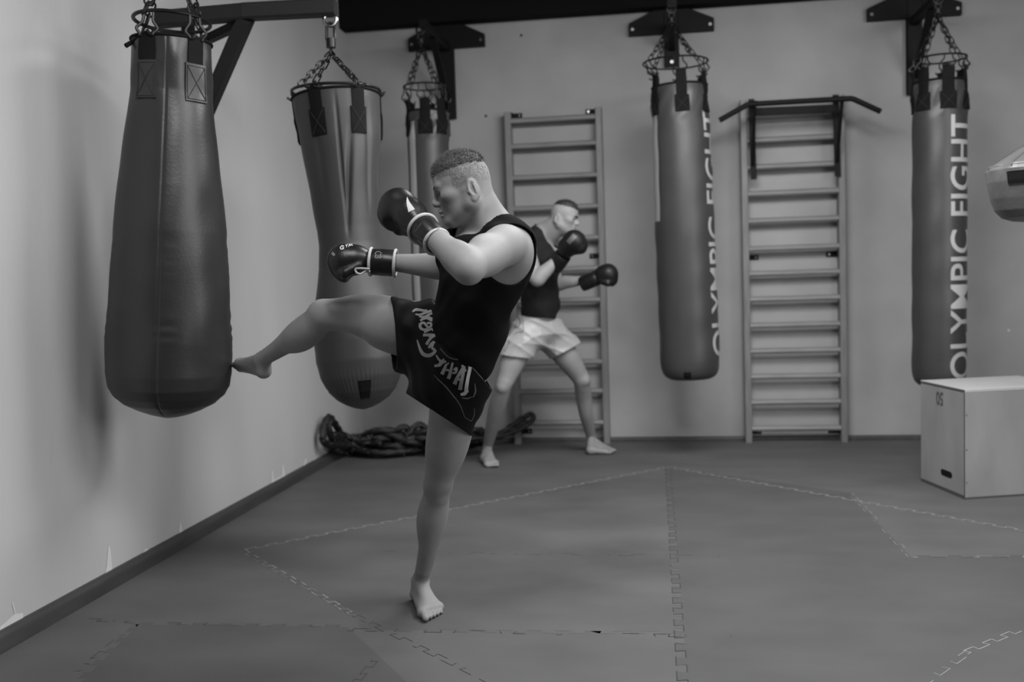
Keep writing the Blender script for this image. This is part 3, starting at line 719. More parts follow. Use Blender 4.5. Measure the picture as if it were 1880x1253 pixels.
def head(v, c, f, u, s, sc=1.):
    """head volume; c between the ears, f towards the face, u up, s to one side"""
    L = lambda a, b_, d=0.: c+(f*a+u*b_+s*d)*sc; A = (f, u, s)
    v.ell(L(.022,.062), A, (.085*sc,.077*sc,.076*sc), .02); v.ell(L(-.012,.045), A, (.058*sc,.062*sc,.068*sc), .03)
    v.ell(L(.050,.000), A, (.055*sc,.082*sc,.060*sc), .03)
    for d in (-1, 1):
        v.cone(L(.008,-.035,d*.052), L(.082,-.062,d*.016), .017*sc, .014*sc, .022)
        v.cone(L(.0,.0,d*.056), L(.010,-.035,d*.052), .018*sc, .017*sc, .02)
        v.ell(L(.066,.010,d*.046), A, (.026*sc,.017*sc,.02*sc), .02)
        v.cone(L(.099,.044,d*.012), L(.088,.047,d*.045), .010*sc, .008*sc, .014)
        v.ell(L(.104,.024,d*.031), A, (.016*sc,.013*sc,.017*sc), .012, '-')
        v.ball(L(.083,.025,d*.031), .0135*sc, .004)
        v.cone(L(.094,.034,d*.018), L(.092,.033,d*.045), .0045*sc, .004*sc, .006)
    v.cone(L(.103,.036), L(.121,.008), .0075*sc, .009*sc, .010); v.ball(L(.119,.002), .0105*sc, .008)
    for d in (-1, 1): v.ell(L(.110,-.002,d*.012), A, (.010*sc,.008*sc,.008*sc), .006)
    v.ell(L(.092,-.028), A, (.020*sc,.022*sc,.026*sc), .012)
    v.ell(L(.109,-.0270), A, (.010*sc,.0058*sc,.020*sc), .004); v.ell(L(.107,-.0405), A, (.010*sc,.0065*sc,.018*sc), .004)
    v.ell(L(.116,-.0335), A, (.014*sc,.0030*sc,.021*sc), .003, '-')
    v.ell(L(.093,-.064), A, (.017*sc,.016*sc,.021*sc), .014)
    v.cone(L(.03,-.05), L(.082,-.062), .03*sc, .018*sc, .025)
    for d in (-1, 1):
        fe = (f*.93-u*.0+s*d*.30); ea = (fe, u*.97-f*.18, s*d-f*.3*1)
        v.ell(L(-.014,-.001,d*.074), ea, (.019*sc,.033*sc,.008*sc), .006); v.ell(L(-.012,.003,d*.0815), ea, (.0105*sc,.021*sc,.007*sc), .004, '-')
        v.ell(L(-.006,-.029,d*.074), ea, (.009*sc,.010*sc,.006*sc), .005); v.ball(L(.002,-.005,d*.077), .005*sc, .004)
        v.cone(L(-.018,.011,d*.079), L(-.019,-.013,d*.078), .003*sc, .003*sc, .004)
def foot(v, ank, heel, ball_in, ball_out, toes, r=1., up=Vector((0,0,1))):
    """ankle, heel, the two balls, and [(root, tip, radius)] for five toes"""
    ank, heel, bi, bo = map(Vector, (ank, heel, ball_in, ball_out)); mid = (bi+bo)/2
    v.cone(ank+up*.02, heel, .025*r, .029*r, .014); v.cone(ank-up*.006, bi.lerp(bo,.25)+up*.006, .026*r, .019*r, .014); v.cone(ank-up*.010, bi.lerp(bo,.85), .024*r, .017*r, .014)
    v.cone(heel, bi, .025*r, .020*r, .016); v.cone(heel, bo, .025*r, .017*r, .016); v.cone(bi, bo, .020*r, .0165*r, .010); v.cone(ank.lerp(heel,.5), mid, .026*r, .018*r, .016)
    for a, c, q in toes: v.cone(a, c, q*1.05, q*.95, .005)
def make_toes(bi, bo, d, ln, up=.0):
    bi, bo, d = Vector(bi), Vector(bo), Vector(d).normalized(); out = []
    for i, (t, L_, q, dz) in enumerate(((.02,1.,.0135,0),(.30,.92,.0098,-.001),(.54,.80,.0092,-.002),(.77,.66,.0088,-.003),(1.0,.50,.0085,-.004))):
        a = bi.lerp(bo, t); out.append((a+d*.008+T((0,0,dz)), a+d*(.018+ln*L_)+T((0,0,dz-.004+up)), q))
    return out
def glove_vol(wrist, knuck, side, curl, sc=1., fist=1.):
    """boxing glove: wrist -> knuck axis, side = thumb side, curl = direction the fingers fold to.  Returns shell volume and cuff volume"""
    a = (Vector(knuck)-Vector(wrist)); Ln = a.length; a.normalize(); c = Vector(curl); c = (c-a*c.dot(a)).normalized(); s = Vector(side); s = (s-a*s.dot(a)-c*s.dot(c)).normalized()
    w = Vector(wrist); L = lambda x, y=0., z=0.: w+a*x+c*y*sc+s*z*sc; v = Vol()
    v.cone(L(.0), L(Ln*.45,-.004), .038*sc, .051*sc, .03, sq=(c, 1.12)); v.cone(L(Ln*.45,-.006), L(Ln*.80,.0), .052*sc, .054*sc, .03)
    v.ell(L(Ln*.80,.010), (a, c, s), (.052*sc,.062*sc,.060*sc), .03)
    v.ell(L(Ln*.72,.050*fist), (a, c, s), (.048*sc,.036*sc,.054*sc), .012)
    v.cone(L(Ln*.32,.022,.040), L(Ln*.66,.052,.050), .021*sc, .023*sc, .008)
    v.ell(L(Ln*.50,.072,.0), (a, c, s), (.016*sc,.016*sc,.05*sc), .02, '-')
    return v, (w, a, c, s)
def cuff(mb, w, a, c, s, L, r0, r1, m, mp, sc=1.):
    """tubular cuff that runs back from the wrist along -a, with pale piped ends"""
    n = 40; vs = []; rows = ((.012,.93),(.006,1.0),(-.02,1.01),(-L*.5,1.03),(-L*.92,1.0),(-L,.97),(-L,.86),(-L*.8,.82))
    for x, k in rows:
        t = min(1, max(0, -x/L)); r = (r0+(r1-r0)*t)*k
        for i in range(n):
            q = 2*math.pi*i/n; vs.append(w+a*x+c*(math.cos(q)*r*.94)+s*(math.sin(q)*r*1.06))
    R = len(rows); mb.add(vs, [(j*n+i, j*n+(i+1)%n, (j+1)*n+(i+1)%n, (j+1)*n+i) for j in range(R-1) for i in range(n)], m)
    if mp:
        for x, k in ((.004,1.03),(-L,.99)):
            t = min(1, max(0, -x/L)); r = (r0+(r1-r0)*t)*k
            mb.tube([w+a*x+c*(math.cos(2*math.pi*i/n)*r*.94)+s*(math.sin(2*math.pi*i/n)*r*1.06) for i in range(n)], .0052, mp, 8, closed=True)
def vhat(a): return Vector(a).normalized()
def clip_noise(X, Y, Z, dirs, amp):
    s = 0
    for (dx, dy, dz), f, ph, w in dirs:
        s = s+w*np.sin((X*dx+Y*dy+Z*dz)*f+ph+1.5*np.sin(X*7+ph)+1.2*np.sin(Z*9+Y*5+ph*2))
    return s*amp
def plane(p, n):
    p, n = np.array(p, dtype=np.float32), np.array(vhat(n), dtype=np.float32)
    return lambda X, Y, Z: (X-p[0])*n[0]+(Y-p[1])*n[1]+(Z-p[2])*n[2]
def cloth(name, v, m, parent, grow=0., h=.004, shell=None, planes=(), cut=None, cutk=.006, folds=None, it=2, pad=.03):
    """garment from a volume: grown, wrinkled, hollowed to shell thickness, trimmed by planes and by a cut volume"""
    lo, hi = v.bounds(); lo, hi = lo-pad-grow, hi+pad+grow
    def fn(ax):
        F, _ = v.grid(lo, hi, h); F = F[:len(ax[0]),:len(ax[1]),:len(ax[2])].copy()
        X, Y, Z = ax[0][:,None,None], ax[1][None,:,None], ax[2][None,None,:]
        F = F-grow
        if folds: F = F+folds(X, Y, Z)
        if shell: F = np.maximum(F, -(F+shell))
        for pl in planes: F = np.maximum(F, pl(X, Y, Z))
        if cut:
            C, _ = cut.grid(lo, hi, h); F = np.maximum(F, -C[:len(ax[0]),:len(ax[1]),:len(ax[2])])
        return F
    return mesh_obj(name, [field_mesh(fn, lo, hi, h, it)], m, parent)
def hair_cap(name, c, f, u, s, m, parent, lowf, sc=1., thick=.006, h=.0022, strands=2600, ln=.010, seed=3):
    """cropped hair: a cap over the skull plus many short hairs standing on it"""
    v = Vol(); L = lambda a, b_, d=0.: c+(f*a+u*b_+s*d)*sc; A = (f, u, s)
    v.ell(L(.022,.062), A, (.085*sc,.077*sc,.076*sc), .02); v.ell(L(-.012,.045), A, (.058*sc,.062*sc,.068*sc), .03)
    cc, ff, uu, ss = (np.array(x, dtype=np.float32) for x in (c, f, u, s))
    lo, hi = v.bounds(); lo -= .03; hi += .03
    def fn(ax):
        F, _ = v.grid(lo, hi, h); X, Y, Z = ax[0][:,None,None]-cc[0], ax[1][None,:,None]-cc[1], ax[2][None,None,:]-cc[2]
        a = (X*ff[0]+Y*ff[1]+Z*ff[2])/sc; b_ = (X*uu[0]+Y*uu[1]+Z*uu[2])/sc; d = (X*ss[0]+Y*ss[1]+Z*ss[2])/sc
        lim = lowf(a, d)+.0016*np.sin(a*260)+.0012*np.sin(a*610+d*400)
        F = F[:X.shape[0],:Y.shape[1],:Z.shape[2]]; F = F-thick*np.clip((b_-lim)/.028, .12, 1)-.0012*np.sin(X*900+Y*300)*np.sin(Y*800+Z*500)
        return np.maximum(F, (lim-b_)*.9)
    V, Q = field_mesh(fn, lo, hi, h, 1); ob = mesh_obj(name, [(V, Q)], m, parent)
    # short hairs
    me = ob.data; r_ = np.random.default_rng(seed); C = V[Q].mean(1); b_ = (C-cc)@uu; n = np.cross(V[Q[:,1]]-V[Q[:,0]], V[Q[:,2]]-V[Q[:,0]]); n /= np.linalg.norm(n, axis=1)[:,None]+1e-12
    out = ((C-(cc+uu*.05*sc))*n).sum(1) > .02
    ids = r_.choice(np.flatnonzero(out), strands); vs = []; fs = []
    for i in ids:
        p, q = Vector(C[i]), Vector(n[i]); d = (q*.9+f*.55+T(r_.normal(0,.3,3))).normalized(); t = d.orthogonal().normalized()*.0007; w = d.cross(t); l = ln*r_.uniform(.6,1.2); k = len(vs)
        vs += [p+t, p-t*.5+w*.87, p-t*.5-w*.87, p+d*l]; fs += [(k,k+1,k+3),(k+1,k+2,k+3),(k+2,k,k+3)]
    bm = bmesh.new(); bm.from_mesh(me); B = [bm.verts.new(x) for x in vs]
    for a in fs: bm.faces.new([B[x] for x in a])
    bm.to_mesh(me); bm.free(); return ob
K = PD
def ax3(d, up=None):
    d = vhat(d); a = vhat(d.cross(up if up is not None else _r)); return (d, a, d.cross(a))
# ================================================================== the man kicking
p1 = thing('person', PZ(790,1120), 'man in black tank top and black shorts kicking the teardrop bag', 'person')
v = Vol()
hc = K(866,355,3.16); hf, hu, hs = frame(-_r*.95-_u*.31+_f*.06, -_r*.31+_u*.95)
LS, RS, NB = K(926,449,3.08), K(850,446,3.41), K(900,408,3.2); PC = K(842,650,3.48)
S_ = vhat(LS-RS); U_ = vhat(NB-PC); U_ = vhat(U_-S_*U_.dot(S_)); F_ = U_.cross(S_); F_ = F_ if F_.dot(_r) < 0 else -F_
tor = Vol(); A3 = (F_, S_, U_)
tor.ell(K(886,492,3.27), A3, (.125,.165,.185), .04); tor.ell(K(866,580,3.38), A3, (.118,.142,.16), .05); tor.ell(K(846,645,3.47), A3, (.112,.150,.12), .05)
tor.ell(K(930,462,3.2), A3, (.075,.13,.10), .05)
tor.cone(NB+F_*-.005-U_*.022, LS-S_*.05+U_*.012, .048, .045, .03); tor.cone(NB+F_*-.005-U_*.022, RS+S_*.05+U_*.012, .048, .045, .03)
for s in (-1, 1):
    tor.ell(K(886,492,3.27)+F_*.085+S_*.075*s+U_*.055, A3, (.045,.075,.055), .025)
    tor.ell(K(886,492,3.27)-F_*.085+S_*.085*s+U_*.05, A3, (.045,.065,.085), .025)
    tor.cone(K(886,492,3.27)-F_*.03+S_*.135*s+U_*.04, K(868,560,3.36)-F_*.02+S_*.11*s, .055, .04, .03)
v.p += tor.p
# neck
v.cone(hc+hf*-.002-hu*.02, NB, .053, .055, .03); v.cone(hc+hf*.004-hu*.05, NB+F_*.035-U_*.025, .040, .045, .025)
for s in (-1, 1): v.cone(hc-hf*.008-hu*.035+hs*.055*s, NB+F_*.05-U_*.04+S_*.015*(1 if s < 0 else -1), .014, .012, .018)
v.cone(hc-hf*.030+hu*.0, NB-F_*.025-U_*.02, .030, .040, .03)
head(v, hc, hf, hu, hs, 1.0)
# near (left) arm
E1, W1 = K(860,492,2.83), K(803,442,2.93)
v.ell(K(929,451,3.05), ax3(E1-LS, U_), (.075,.062,.058), .03)
v.chain([(LS, .058), (LS.lerp(E1,.35), .060), (LS.lerp(E1,.7), .052), (E1, .043)], .025)
v.ell(LS.lerp(E1,.55)+U_*.026+F_*.012, ax3(E1-LS, U_), (.075,.036,.040), .012); v.ell(LS.lerp(E1,.45)-U_*.026, ax3(E1-LS, U_), (.09,.038,.036), .014)
v.ball(E1-U_*.014+_r*.004-_f*.012, .030, .02)
v.chain([(E1, .043), (E1.lerp(W1,.28), .048), (E1.lerp(W1,.65), .039), (W1, .035), (K(785,428,2.96), .033)], .02)
v.ell(E1.lerp(W1,.25)+U_*.018+_r*.004, ax3(W1-E1, U_), (.062,.030,.034), .010)
# far (right) arm
E2, W2 = K(838,492,3.46), K(728,483,3.5)
v.chain([(RS, .058), (RS.lerp(E2,.5), .052), (E2, .044), (E2.lerp(W2,.3), .047), (E2.lerp(W2,.7), .037), (W2, .031), (K(705,483,3.5), .029)], .025)
# kicking (right) leg
RH = K(816,617,3.58); KR, AR = K(594,579,3.67), K(481,660,3.95)
v.chain([(RH, .115), (K(722,599,3.60), .0985), (K(690,588,3.62), .083), (K(648,579,3.64), .067), (K(604,578,3.66), .057), (KR, .050)], .03)
v.ball(K(586,571,3.66), .034, .02); v.ell(K(670,563,3.60), (vhat(KR-RH), _u, _f), (.12,.042,.05), .03)
v.chain([(KR, .050), (K(566,600,3.72), .050), (K(541,619,3.78), .047), (K(512,640,3.86), .036), (AR, .030)], .025)
v.ell(K(561,617,3.74), ax3(AR-KR, _f), (.095,.045,.040), .05)
BI, BO = K(440,667,4.12), K(442,675,4.19); td = vhat(K(415,677,4.25)-K(440,669,4.145))
foot(v, AR, K(484,681,3.97), BI, BO, [(BI.lerp(BO,t), BI.lerp(BO,t)+td*l, q) for t, l, q in ((0,.055,.0135),(.3,.055,.010),(.55,.048,.0095),(.78,.042,.009),(1,.034,.0085))], 1.0, vhat(KR-AR))
# support (left) leg
LH = K(842,690,3.46); KL = K(804,890,3.72); AL = PZ(772,1067,.088)
v.chain([(LH, .095), (K(835,742,3.53), .090), (K(825,795,3.59), .075), (K(813,850,3.66), .063), (K(806,880,3.69), .053), (KL, .050)], .03)
v.ball(K(813,884,3.685), .030, .02); v.ball(K(806,912,3.72), .022, .02); v.ell(K(822,815,3.59), ax3(KL-LH), (.11,.055,.055), .06)
v.chain([(KL, .050), (K(801,922,3.765), .0455), (K(795,958,3.81), .047), (K(786,1008,3.88), .038), (K(778,1042,3.945), .032), (AL, .030)], .025)
v.ell(K(791,945,3.82), ax3(AL-KL), (.11,.048,.046), .05); v.cone(K(806,915,3.735), K(780,1050,3.93), .016, .014, .03)
v.ball(AL-_r*.021, .014, .02); v.ball(AL+_r*.021-_u*.008, .015, .02)
BI, BO = PZ(776,1125,.021), PZ(806,1115,.018); HL = PZ(767,1090,.033); tdl = vhat(PZ(789,1147,.01)-PZ(776,1124,.01))
foot(v, AL, HL, BI, BO, make_toes(BI, BO, tdl, .040), 1.0)
lo_h, hi_h = np.array(hc)-np.array([.17,.16,.10]), np.array(hc)+np.array([.13,.14,.16])
parts = skin_vol(v, .005, [(lo_h, hi_h, .0022), (np.array(PZ(790,1115,0))+[-.14,-.2,-.03], np.array(PZ(790,1115,0))+[.14,.24,.22], .003)])
body = mesh_obj('body', parts, m_skin, p1)
hair_cap('hair', hc, hf, hu, hs, m_hair, p1, lambda a, d: .084-.10*np.clip(-a-.02,0,1)+.10*np.clip(a-.075,0,1)*-1.2+0*d, thick=.007)
eb = MB()
for d in (-1, 1):
    c = hc+hf*.086+hu*.025+hs*.031*d
    eb.tube(smooth_path([hc+hf*a+hu*b_+hs*q*d for a, b_, q in ((.109,.045,.014),(.107,.050,.026),(.098,.050,.040),(.090,.045,.048))], 4), [.003]*13, m_hair, 6)
eb2 = MB()
for d in (-1, 1):
    e_ = MB(); c = hc+hf*.0865+hu*.025+hs*.031*d
    n = 10; vs = [c+T((math.cos(a)*math.sin(q), math.sin(a)*math.sin(q), math.cos(q)))*.0125 for q in np.linspace(.01,3.13,9) for a in np.linspace(0,2*math.pi,n,endpoint=False)]
    e_.add(vs, [(j*n+i, j*n+(i+1)%n, (j+1)*n+(i+1)%n, (j+1)*n+i) for j in range(8) for i in range(n)], m_eye); e_.build('eye', p1)
eb_o = MB(); half = len(eb.v)//2; eb.build('eyebrow', p1) if False else None
for d in (-1, 1):
    q_ = MB(); q_.tube(smooth_path([hc+hf*a+hu*b_+hs*q*d for a, b_, q in ((.1085,.044,.014),(.1065,.049,.026),(.098,.050,.040),(.090,.045,.048))], 4), [.002]+[.0032]*11+[.0018], m_hair, 6); q_.build('eyebrow', p1)
# clipped hair on the sides of the head
hb_ = BVHTree.FromPolygons([Vector(x) for x in parts[1][0]], [tuple(q) for q in parts[1][1]]); sv_ = MB(); r_ = np.random.default_rng(5)
for _ in range(10000):
    a_, b_ = r_.uniform(-.075,.085), .095-.075*r_.random()**1.5
    if a_ > .045 and b_ < .065: continue
    sd = 1 if r_.random() < .5 else -1; o_ = hc+hf*a_+hu*b_+hs*(sd*.16); hit, no, _, _ = hb_.ray_cast(o_, -hs*sd)
    if hit is None or (hit-hc).dot(hs)*sd < .02 or ((a_+.014)/.024)**2+((b_+.001)/.038)**2 < 1: continue
    d = (no*.5-hu*.5+T(r_.normal(0,.35,3))).normalized(); t = d.orthogonal().normalized()*.00028; w = d.cross(t); l = .002+.003*max(0,(b_-.03)/.06)
    sv_.add([hit+t, hit-t*.5+w*.87, hit-t*.5-w*.87, hit+d*l], [(0,1,3),(1,2,3),(2,0,3)], m_hair)
so_ = sv_.build('clipped_hair', p1, smooth=False); so_['kind'] = 'stuff'
# tank top
cut = Vol(); AC = K(928,452,3.0)
cut.cone(K(926,452,2.75), K(938,466,3.13), .078, .092, .02); cut.cone(K(905,500,2.8), K(938,487,3.13), .05, .052, .03)
cut.cone(NB+U_*.13-F_*.02, NB+F_*.01-U_*.005, .07, .066, .02); cut.cone(NB+F_*.10+U_*.10, NB+F_*.055-U_*.085, .075, .06, .03)
cut.cone(RS+F_*.02-S_*.12, RS+S_*.02, .085, .07, .03)
pn = (_r*.83+_u*.55)
tank_fold = lambda X, Y, Z: clip_noise(X, Y, Z, [((.7,.2,.8),46,.3,1),((.5,.6,.9),71,1.7,.6),((-.3,.5,1),95,2.2,.35)], .0028)
wst = K(842,628,3.4)
tank = cloth('tank_top', tor, m_tank, p1, grow=.010, planes=[plane(wst-pn*.085, -pn)], cut=cut, folds=tank_fold, it=4, h=.0032)
# shorts
sv = Vol()
sv.ell(K(838,640,3.48), A3, (.130,.165,.135), .03)
sv.cone(K(826,628,3.53), K(716,609,3.61), .148, .124, .05); sv.cone(K(790,640,3.56), K(722,630,3.62), .10, .098, .05)
sv.cone(K(845,667,3.46), K(796,769,3.57), .140, .128, .05); sv.cone(K(852,700,3.46), K(837,792,3.54), .074, .060, .04)
hem1 = plane(K(719,605,3.6), -(_r*.97+_u*.06+_f*.2)); hn = vhat(-_r*.52-_u*.80-_f*.10)
hem2 = plane(K(804,761,3.53), hn)
wtop = plane(wst+pn*.002, pn)
def both_hems(X, Y, Z):   # the kicking leg's hem only trims to the left of the crotch
    side = plane(K(745,690,3.55), vhat(-_r*.80-_u*-.58))(X, Y, Z)
    return np.where(side > 0, hem1(X, Y, Z), hem2(X, Y, Z))
sh_fold = lambda X, Y, Z: clip_noise(X, Y, Z, [((.9,.3,.5),38,.6,1),((.4,.5,.9),57,2.1,.6),((1,-.4,.2),83,.4,.3)], .0058)
shorts = cloth('shorts', sv, m_satin, p1, h=.0042, shell=.009, planes=[wtop, hem1, hem2], folds=sh_fold)
tr = tree_of(shorts); z6 = lambda *pts: [(700+x/4.177, 520+y/4.177) for x, y in pts]
mb = MB()
ST = [ # M
 (z6((240,222),(268,205),(330,212),(352,208)), [3,6,5,3]), (z6((262,240),(300,244),(345,226),(388,214)), [3,5,6,5]), (z6((290,258),(330,262),(362,246),(392,232)), [3,5,5,4]), (z6((300,290),(330,272),(370,268),(394,278)), [4,6,6,3]), (z6((322,262),(352,272),(392,292)), [3,4,4]),
 # U
 (z6((352,310),(378,308),(386,328),(360,340),(345,322),(325,306),(300,318),(304,346),(330,358),(364,350)), [4,5,5,4,5,5,6,6,5,3]), (z6((330,378),(360,364),(388,352),(416,356)), [5,5,4,3]), (z6((386,352),(400,366)), [3,3]),
 # A
 (z6((322,400),(372,398),(428,402)), [6,6,5]), (z6((348,474),(368,440),(396,412),(426,402)), [6,6,5,4]), (z6((368,402),(384,432)), [5,4]),
 # Y
 (z6((366,500),(384,470),(406,448)), [5,6,4]), (z6((410,450),(392,486),(398,508),(416,506)), [4,5,5,4]), (z6((420,514),(400,540),(364,556),(322,544),(298,504),(276,436)), [5,7,8,8,6,2]),
 # T
 (z6((422,552),(446,590),(470,596),(482,580)), [3,5,5,3]), (z6((460,592),(448,626),(408,636)), [6,7,5]), (z6((446,640),(478,606),(500,602)), [3,5,4]),
 # H
 (z6((466,700),(484,660),(500,622)), [8,7,5]), (z6((516,734),(530,690),(548,610)), [8,7,4]), (z6((478,660),(530,672)), [4,5]), (z6((500,626),(520,612)), [4,3]),
 # A
 (z6((556,668),(576,652),(572,684),(546,690)), [4,5,5,4]), (z6((562,776),(584,724),(618,664),(636,634)), [9,7,6,4]), (z6((604,818),(612,770),(626,700),(640,640)), [9,8,7,4]), (z6((584,736),(624,744)), [5,5]), (z6((618,630),(650,676)), [5,4]),
]
ST = [(a, [x*.86 for x in w]) for a, w in ST]
decal(mb, tr, ST, m_band_l, .0011)
decal(mb, tr, [(z6((672,612),(680,650),(662,740),(652,815),(660,840)), [7,6,6,7,6]), (z6((658,816),(640,846),(608,854)), [6,7,4]), (z6((664,618),(690,650)), [6,4])], m_piping, .0011)
decal(mb, tr, [(z6((404,706),(470,770),(540,850),(600,930),(640,1030)), [.9,1.6,1.6,1.4,.9]), (z6((430,736),(500,800),(560,880)), [1.2,2,1]), (z6((452,502),(520,570),(600,590),(660,606),(700,650),(780,740)), [1.2,1.5,1.2,1,1.2,1]), (z6((618,880),(660,884),(700,870)), [2,3,1]), (z6((716,770),(722,830),(704,876)), [1,3,2]), (z6((640,1030),(690,1060)), [1,1.2]), (z6((712,960),(712,1010),(690,1060)), [1,1.2,1])], m_dull, .001)
lt = mb.build('lettering_print', shorts); lt['label'] = 'silver MUAY THAI lettering'
# gloves
def wear_glove(par, wr, kn, side, curl, sc, m, mp, cl, r0, r1, decals=(), h=.0032, lab=None, cuffm=None, clen=.10):
    gv, (w, a, c, s) = glove_vol(wr, kn, side, curl, sc)
    go = mesh_obj('boxing_glove', skin_vol(gv, h, (), 2), m, par)
    cb = MB(); cuff(cb, w, a, c, s, clen, r0, r1, cuffm or m, mp); co = cb.build('cuff', go)
    return go, co
g1, c1 = wear_glove(p1, K(778,422,2.985), K(721,368,3.10), -_f*.3-_u*.9+_r*.1, -_r*.9-_u*.30+_f*.3, .92, m_glove, m_piping, None, .049, .043, clen=.075)
t1_ = tree_of(g1); mb = MB(); z7 = lambda *pts: [(590+x/6.27, 330+y/6.27) for x, y in pts]
decal(mb, t1_, [(z7((988,207),(1000,270),(1040,360)), [.5,6,13]), (z7((1125,200),(1170,262),(1225,325)), [1.5,3.4,4.2])], m_piping, .0015)
mb.build('emblem_print', g1); 
mb = MB(); decal(mb, tree_of(c1), [(z7((1150,505),(1080,605)), .9), (z7((1080,625),(1205,718)), .9), (z7((1205,718),(1270,620),(1360,560)), [.9,.9,.9])], m_dull, .001)
decal(mb, tree_of(c1), [(z7((1115+i*15,690+i*13),(1108+i*15,712+i*13)), 1.3) for i in range(4)], m_band_l, .001); mb.build('cuff_print', c1)
g2, c2 = wear_glove(p1, K(683,481,3.50), K(617,477,3.50), -_f, -_u*.95-_r*.1, .93, m_glove, m_piping, None, .049, .050, clen=.082)
t2_ = tree_of(g2); mb = MB()
decal(mb, t2_, [(z7((262,772),(240,766),(220,784),(226,802),(250,800),(258,786),(240,788)), [1.5,2,2,2,2,1.6,1.4]), (z7((278,752),(290,766),(302,745)), 1.4), (z7((290,766),(292,784)), 1.4), (z7((316,778),(322,746),(334,764),(348,742),(356,768)), 1.5), (z7((120,850),(150,880)), 1), (z7((130,835),(160,868)), 1)], m_piping, .0015); mb.build('emblem_print', g2)
mb = MB(); decal(mb, tree_of(c2), [(z7((618,850),(632,838),(655,830),(678,838),(690,850),(680,868),(688,890),(676,905),(655,896),(632,905),(618,888),(628,868),(618,850)), .9)], m_band_l, .001); mb.build('cuff_print', c2)
mb = MB(); w_, a_ = K(683,481,3.5), vhat(K(617,477,3.5)-K(683,481,3.5)); lp = [K(678,494,3.44), K(664,493,3.43), K(653,494,3.435), K(655,501,3.435), K(663,503,3.435), K(672,497,3.44), K(679,499,3.45)]
mb.tube(smooth_path(lp, 6), .0036, m_piping, 7); mb.build('piping_loop', g2)
# ================================================================== the second man
p2 = thing('person', PZ(1000,850), 'second man in black tank top and pale satin shorts in guard stance', 'person')
v = Vol(); hc2 = K(1028,405,6.58); hf2, hu2, hs2 = frame(_r*.95-_u*.24-_f*.18, _r*.24+_u*.95)
RS2, LS2 = K(962,452,6.50), K(1006,440,6.82); NB2 = K(1000,428,6.64); PC2 = K(990,608,6.74)
S2_ = vhat(RS2-LS2); U2_ = vhat(NB2-PC2); U2_ = vhat(U2_-S2_*U2_.dot(S2_)); F2_ = U2_.cross(S2_); F2_ = F2_ if F2_.dot(_r) > 0 else -F2_
B3 = (F2_, S2_, U2_); t2 = Vol(); cc2 = K(990,488,6.66)
t2.ell(cc2, B3, (.125,.165,.185), .04); t2.ell(K(992,555,6.7), B3, (.118,.142,.16), .05); t2.ell(K(988,606,6.74), B3, (.108,.14,.11), .05)
t2.cone(NB2-F2_*.02, RS2-S2_*.05, .055, .05, .03); t2.cone(NB2-F2_*.02, LS2+S2_*.05, .055, .05, .03)
for s in (-1, 1):
    t2.ell(cc2+F2_*.085+S2_*.075*s+U2_*.055, B3, (.045,.075,.055), .025); t2.ell(cc2-F2_*.085+S2_*.085*s+U2_*.05, B3, (.045,.065,.085), .025)
v.p += t2.p
v.cone(hc2-hf2*.01-hu2*.02, NB2, .060, .066, .03); v.cone(hc2+hf2*.02-hu2*.05, NB2+F2_*.04-U2_*.03, .045, .045, .03)
head(v, hc2, hf2, hu2, hs2, 1.0)
E1, W1 = K(985,513,6.36), K(1014,486,6.36)
v.ell(RS2, ax3(E1-RS2, U2_), (.075,.064,.066), .03); v.chain([(RS2, .058), (RS2.lerp(E1,.5), .056), (E1, .045), (E1.lerp(W1,.3), .049), (W1, .036), (K(1024,474,6.36), .03)], .025)
E2, W2 = K(1022,520,6.78), K(1064,516,6.72)
v.chain([(LS2, .058), (LS2.lerp(E2,.5), .052), (E2, .046), (E2.lerp(W2,.4), .045), (W2, .033), (K(1080,512,6.7), .03)], .025)
# rear (right) leg
RH2, LH2 = K(962,620,6.66), K(1012,618,6.82); KR2 = K(924,709,6.62); AR2 = PZ(895,822,.088)
v.chain([(RH2, .098), (K(943,660,6.64), .085), (K(931,692,6.62), .063), (KR2, .056), (K(914,742,6.72), .058), (K(905,778,6.85), .049), (AR2, .033)], .03)
v.ball(K(921,712,6.59), .034, .02)
BI, BO = PZ(911,851,.022), PZ(893,853,.019); HL = PZ(890,842,.032); dd = vhat(PZ(914,859,.01)-PZ(901,848,.01))
foot(v, AR2, HL, BI, BO, make_toes(BI, BO, dd, .030), 1.0)
KL2, AL2 = K(1068,700,6.93), PZ(1086,806,.088)
v.chain([(LH2, .098), (K(1040,655,6.86), .086), (K(1060,685,6.91), .066), (KL2, .058), (K(1071,727,7.02), .058), (K(1077,766,7.12), .048), (AL2, .033)], .03)
v.ball(K(1074,699,6.9), .034, .02)
BI, BO = PZ(1117,825,.022), PZ(1112,830,.019); HL = PZ(1084,827,.032); dd = vhat(PZ(1141,832,.01)-PZ(1112,829,.01))
foot(v, AL2, HL, BI, BO, make_toes(BI, BO, dd, .035), 1.0)
lo_h, hi_h = np.array(hc2)-np.array([.15,.15,.09]), np.array(hc2)+np.array([.16,.15,.16])
mesh_obj('body', skin_vol(v, .0065, [(lo_h, hi_h, .004)], 3), m_skin2, p2)
hair_cap('hair', hc2, hf2, hu2, hs2, m_hair2, p2, lambda a, d: .090-.10*np.clip(a-.06,0,1)+0*d, thick=.006, h=.0035, strands=500)
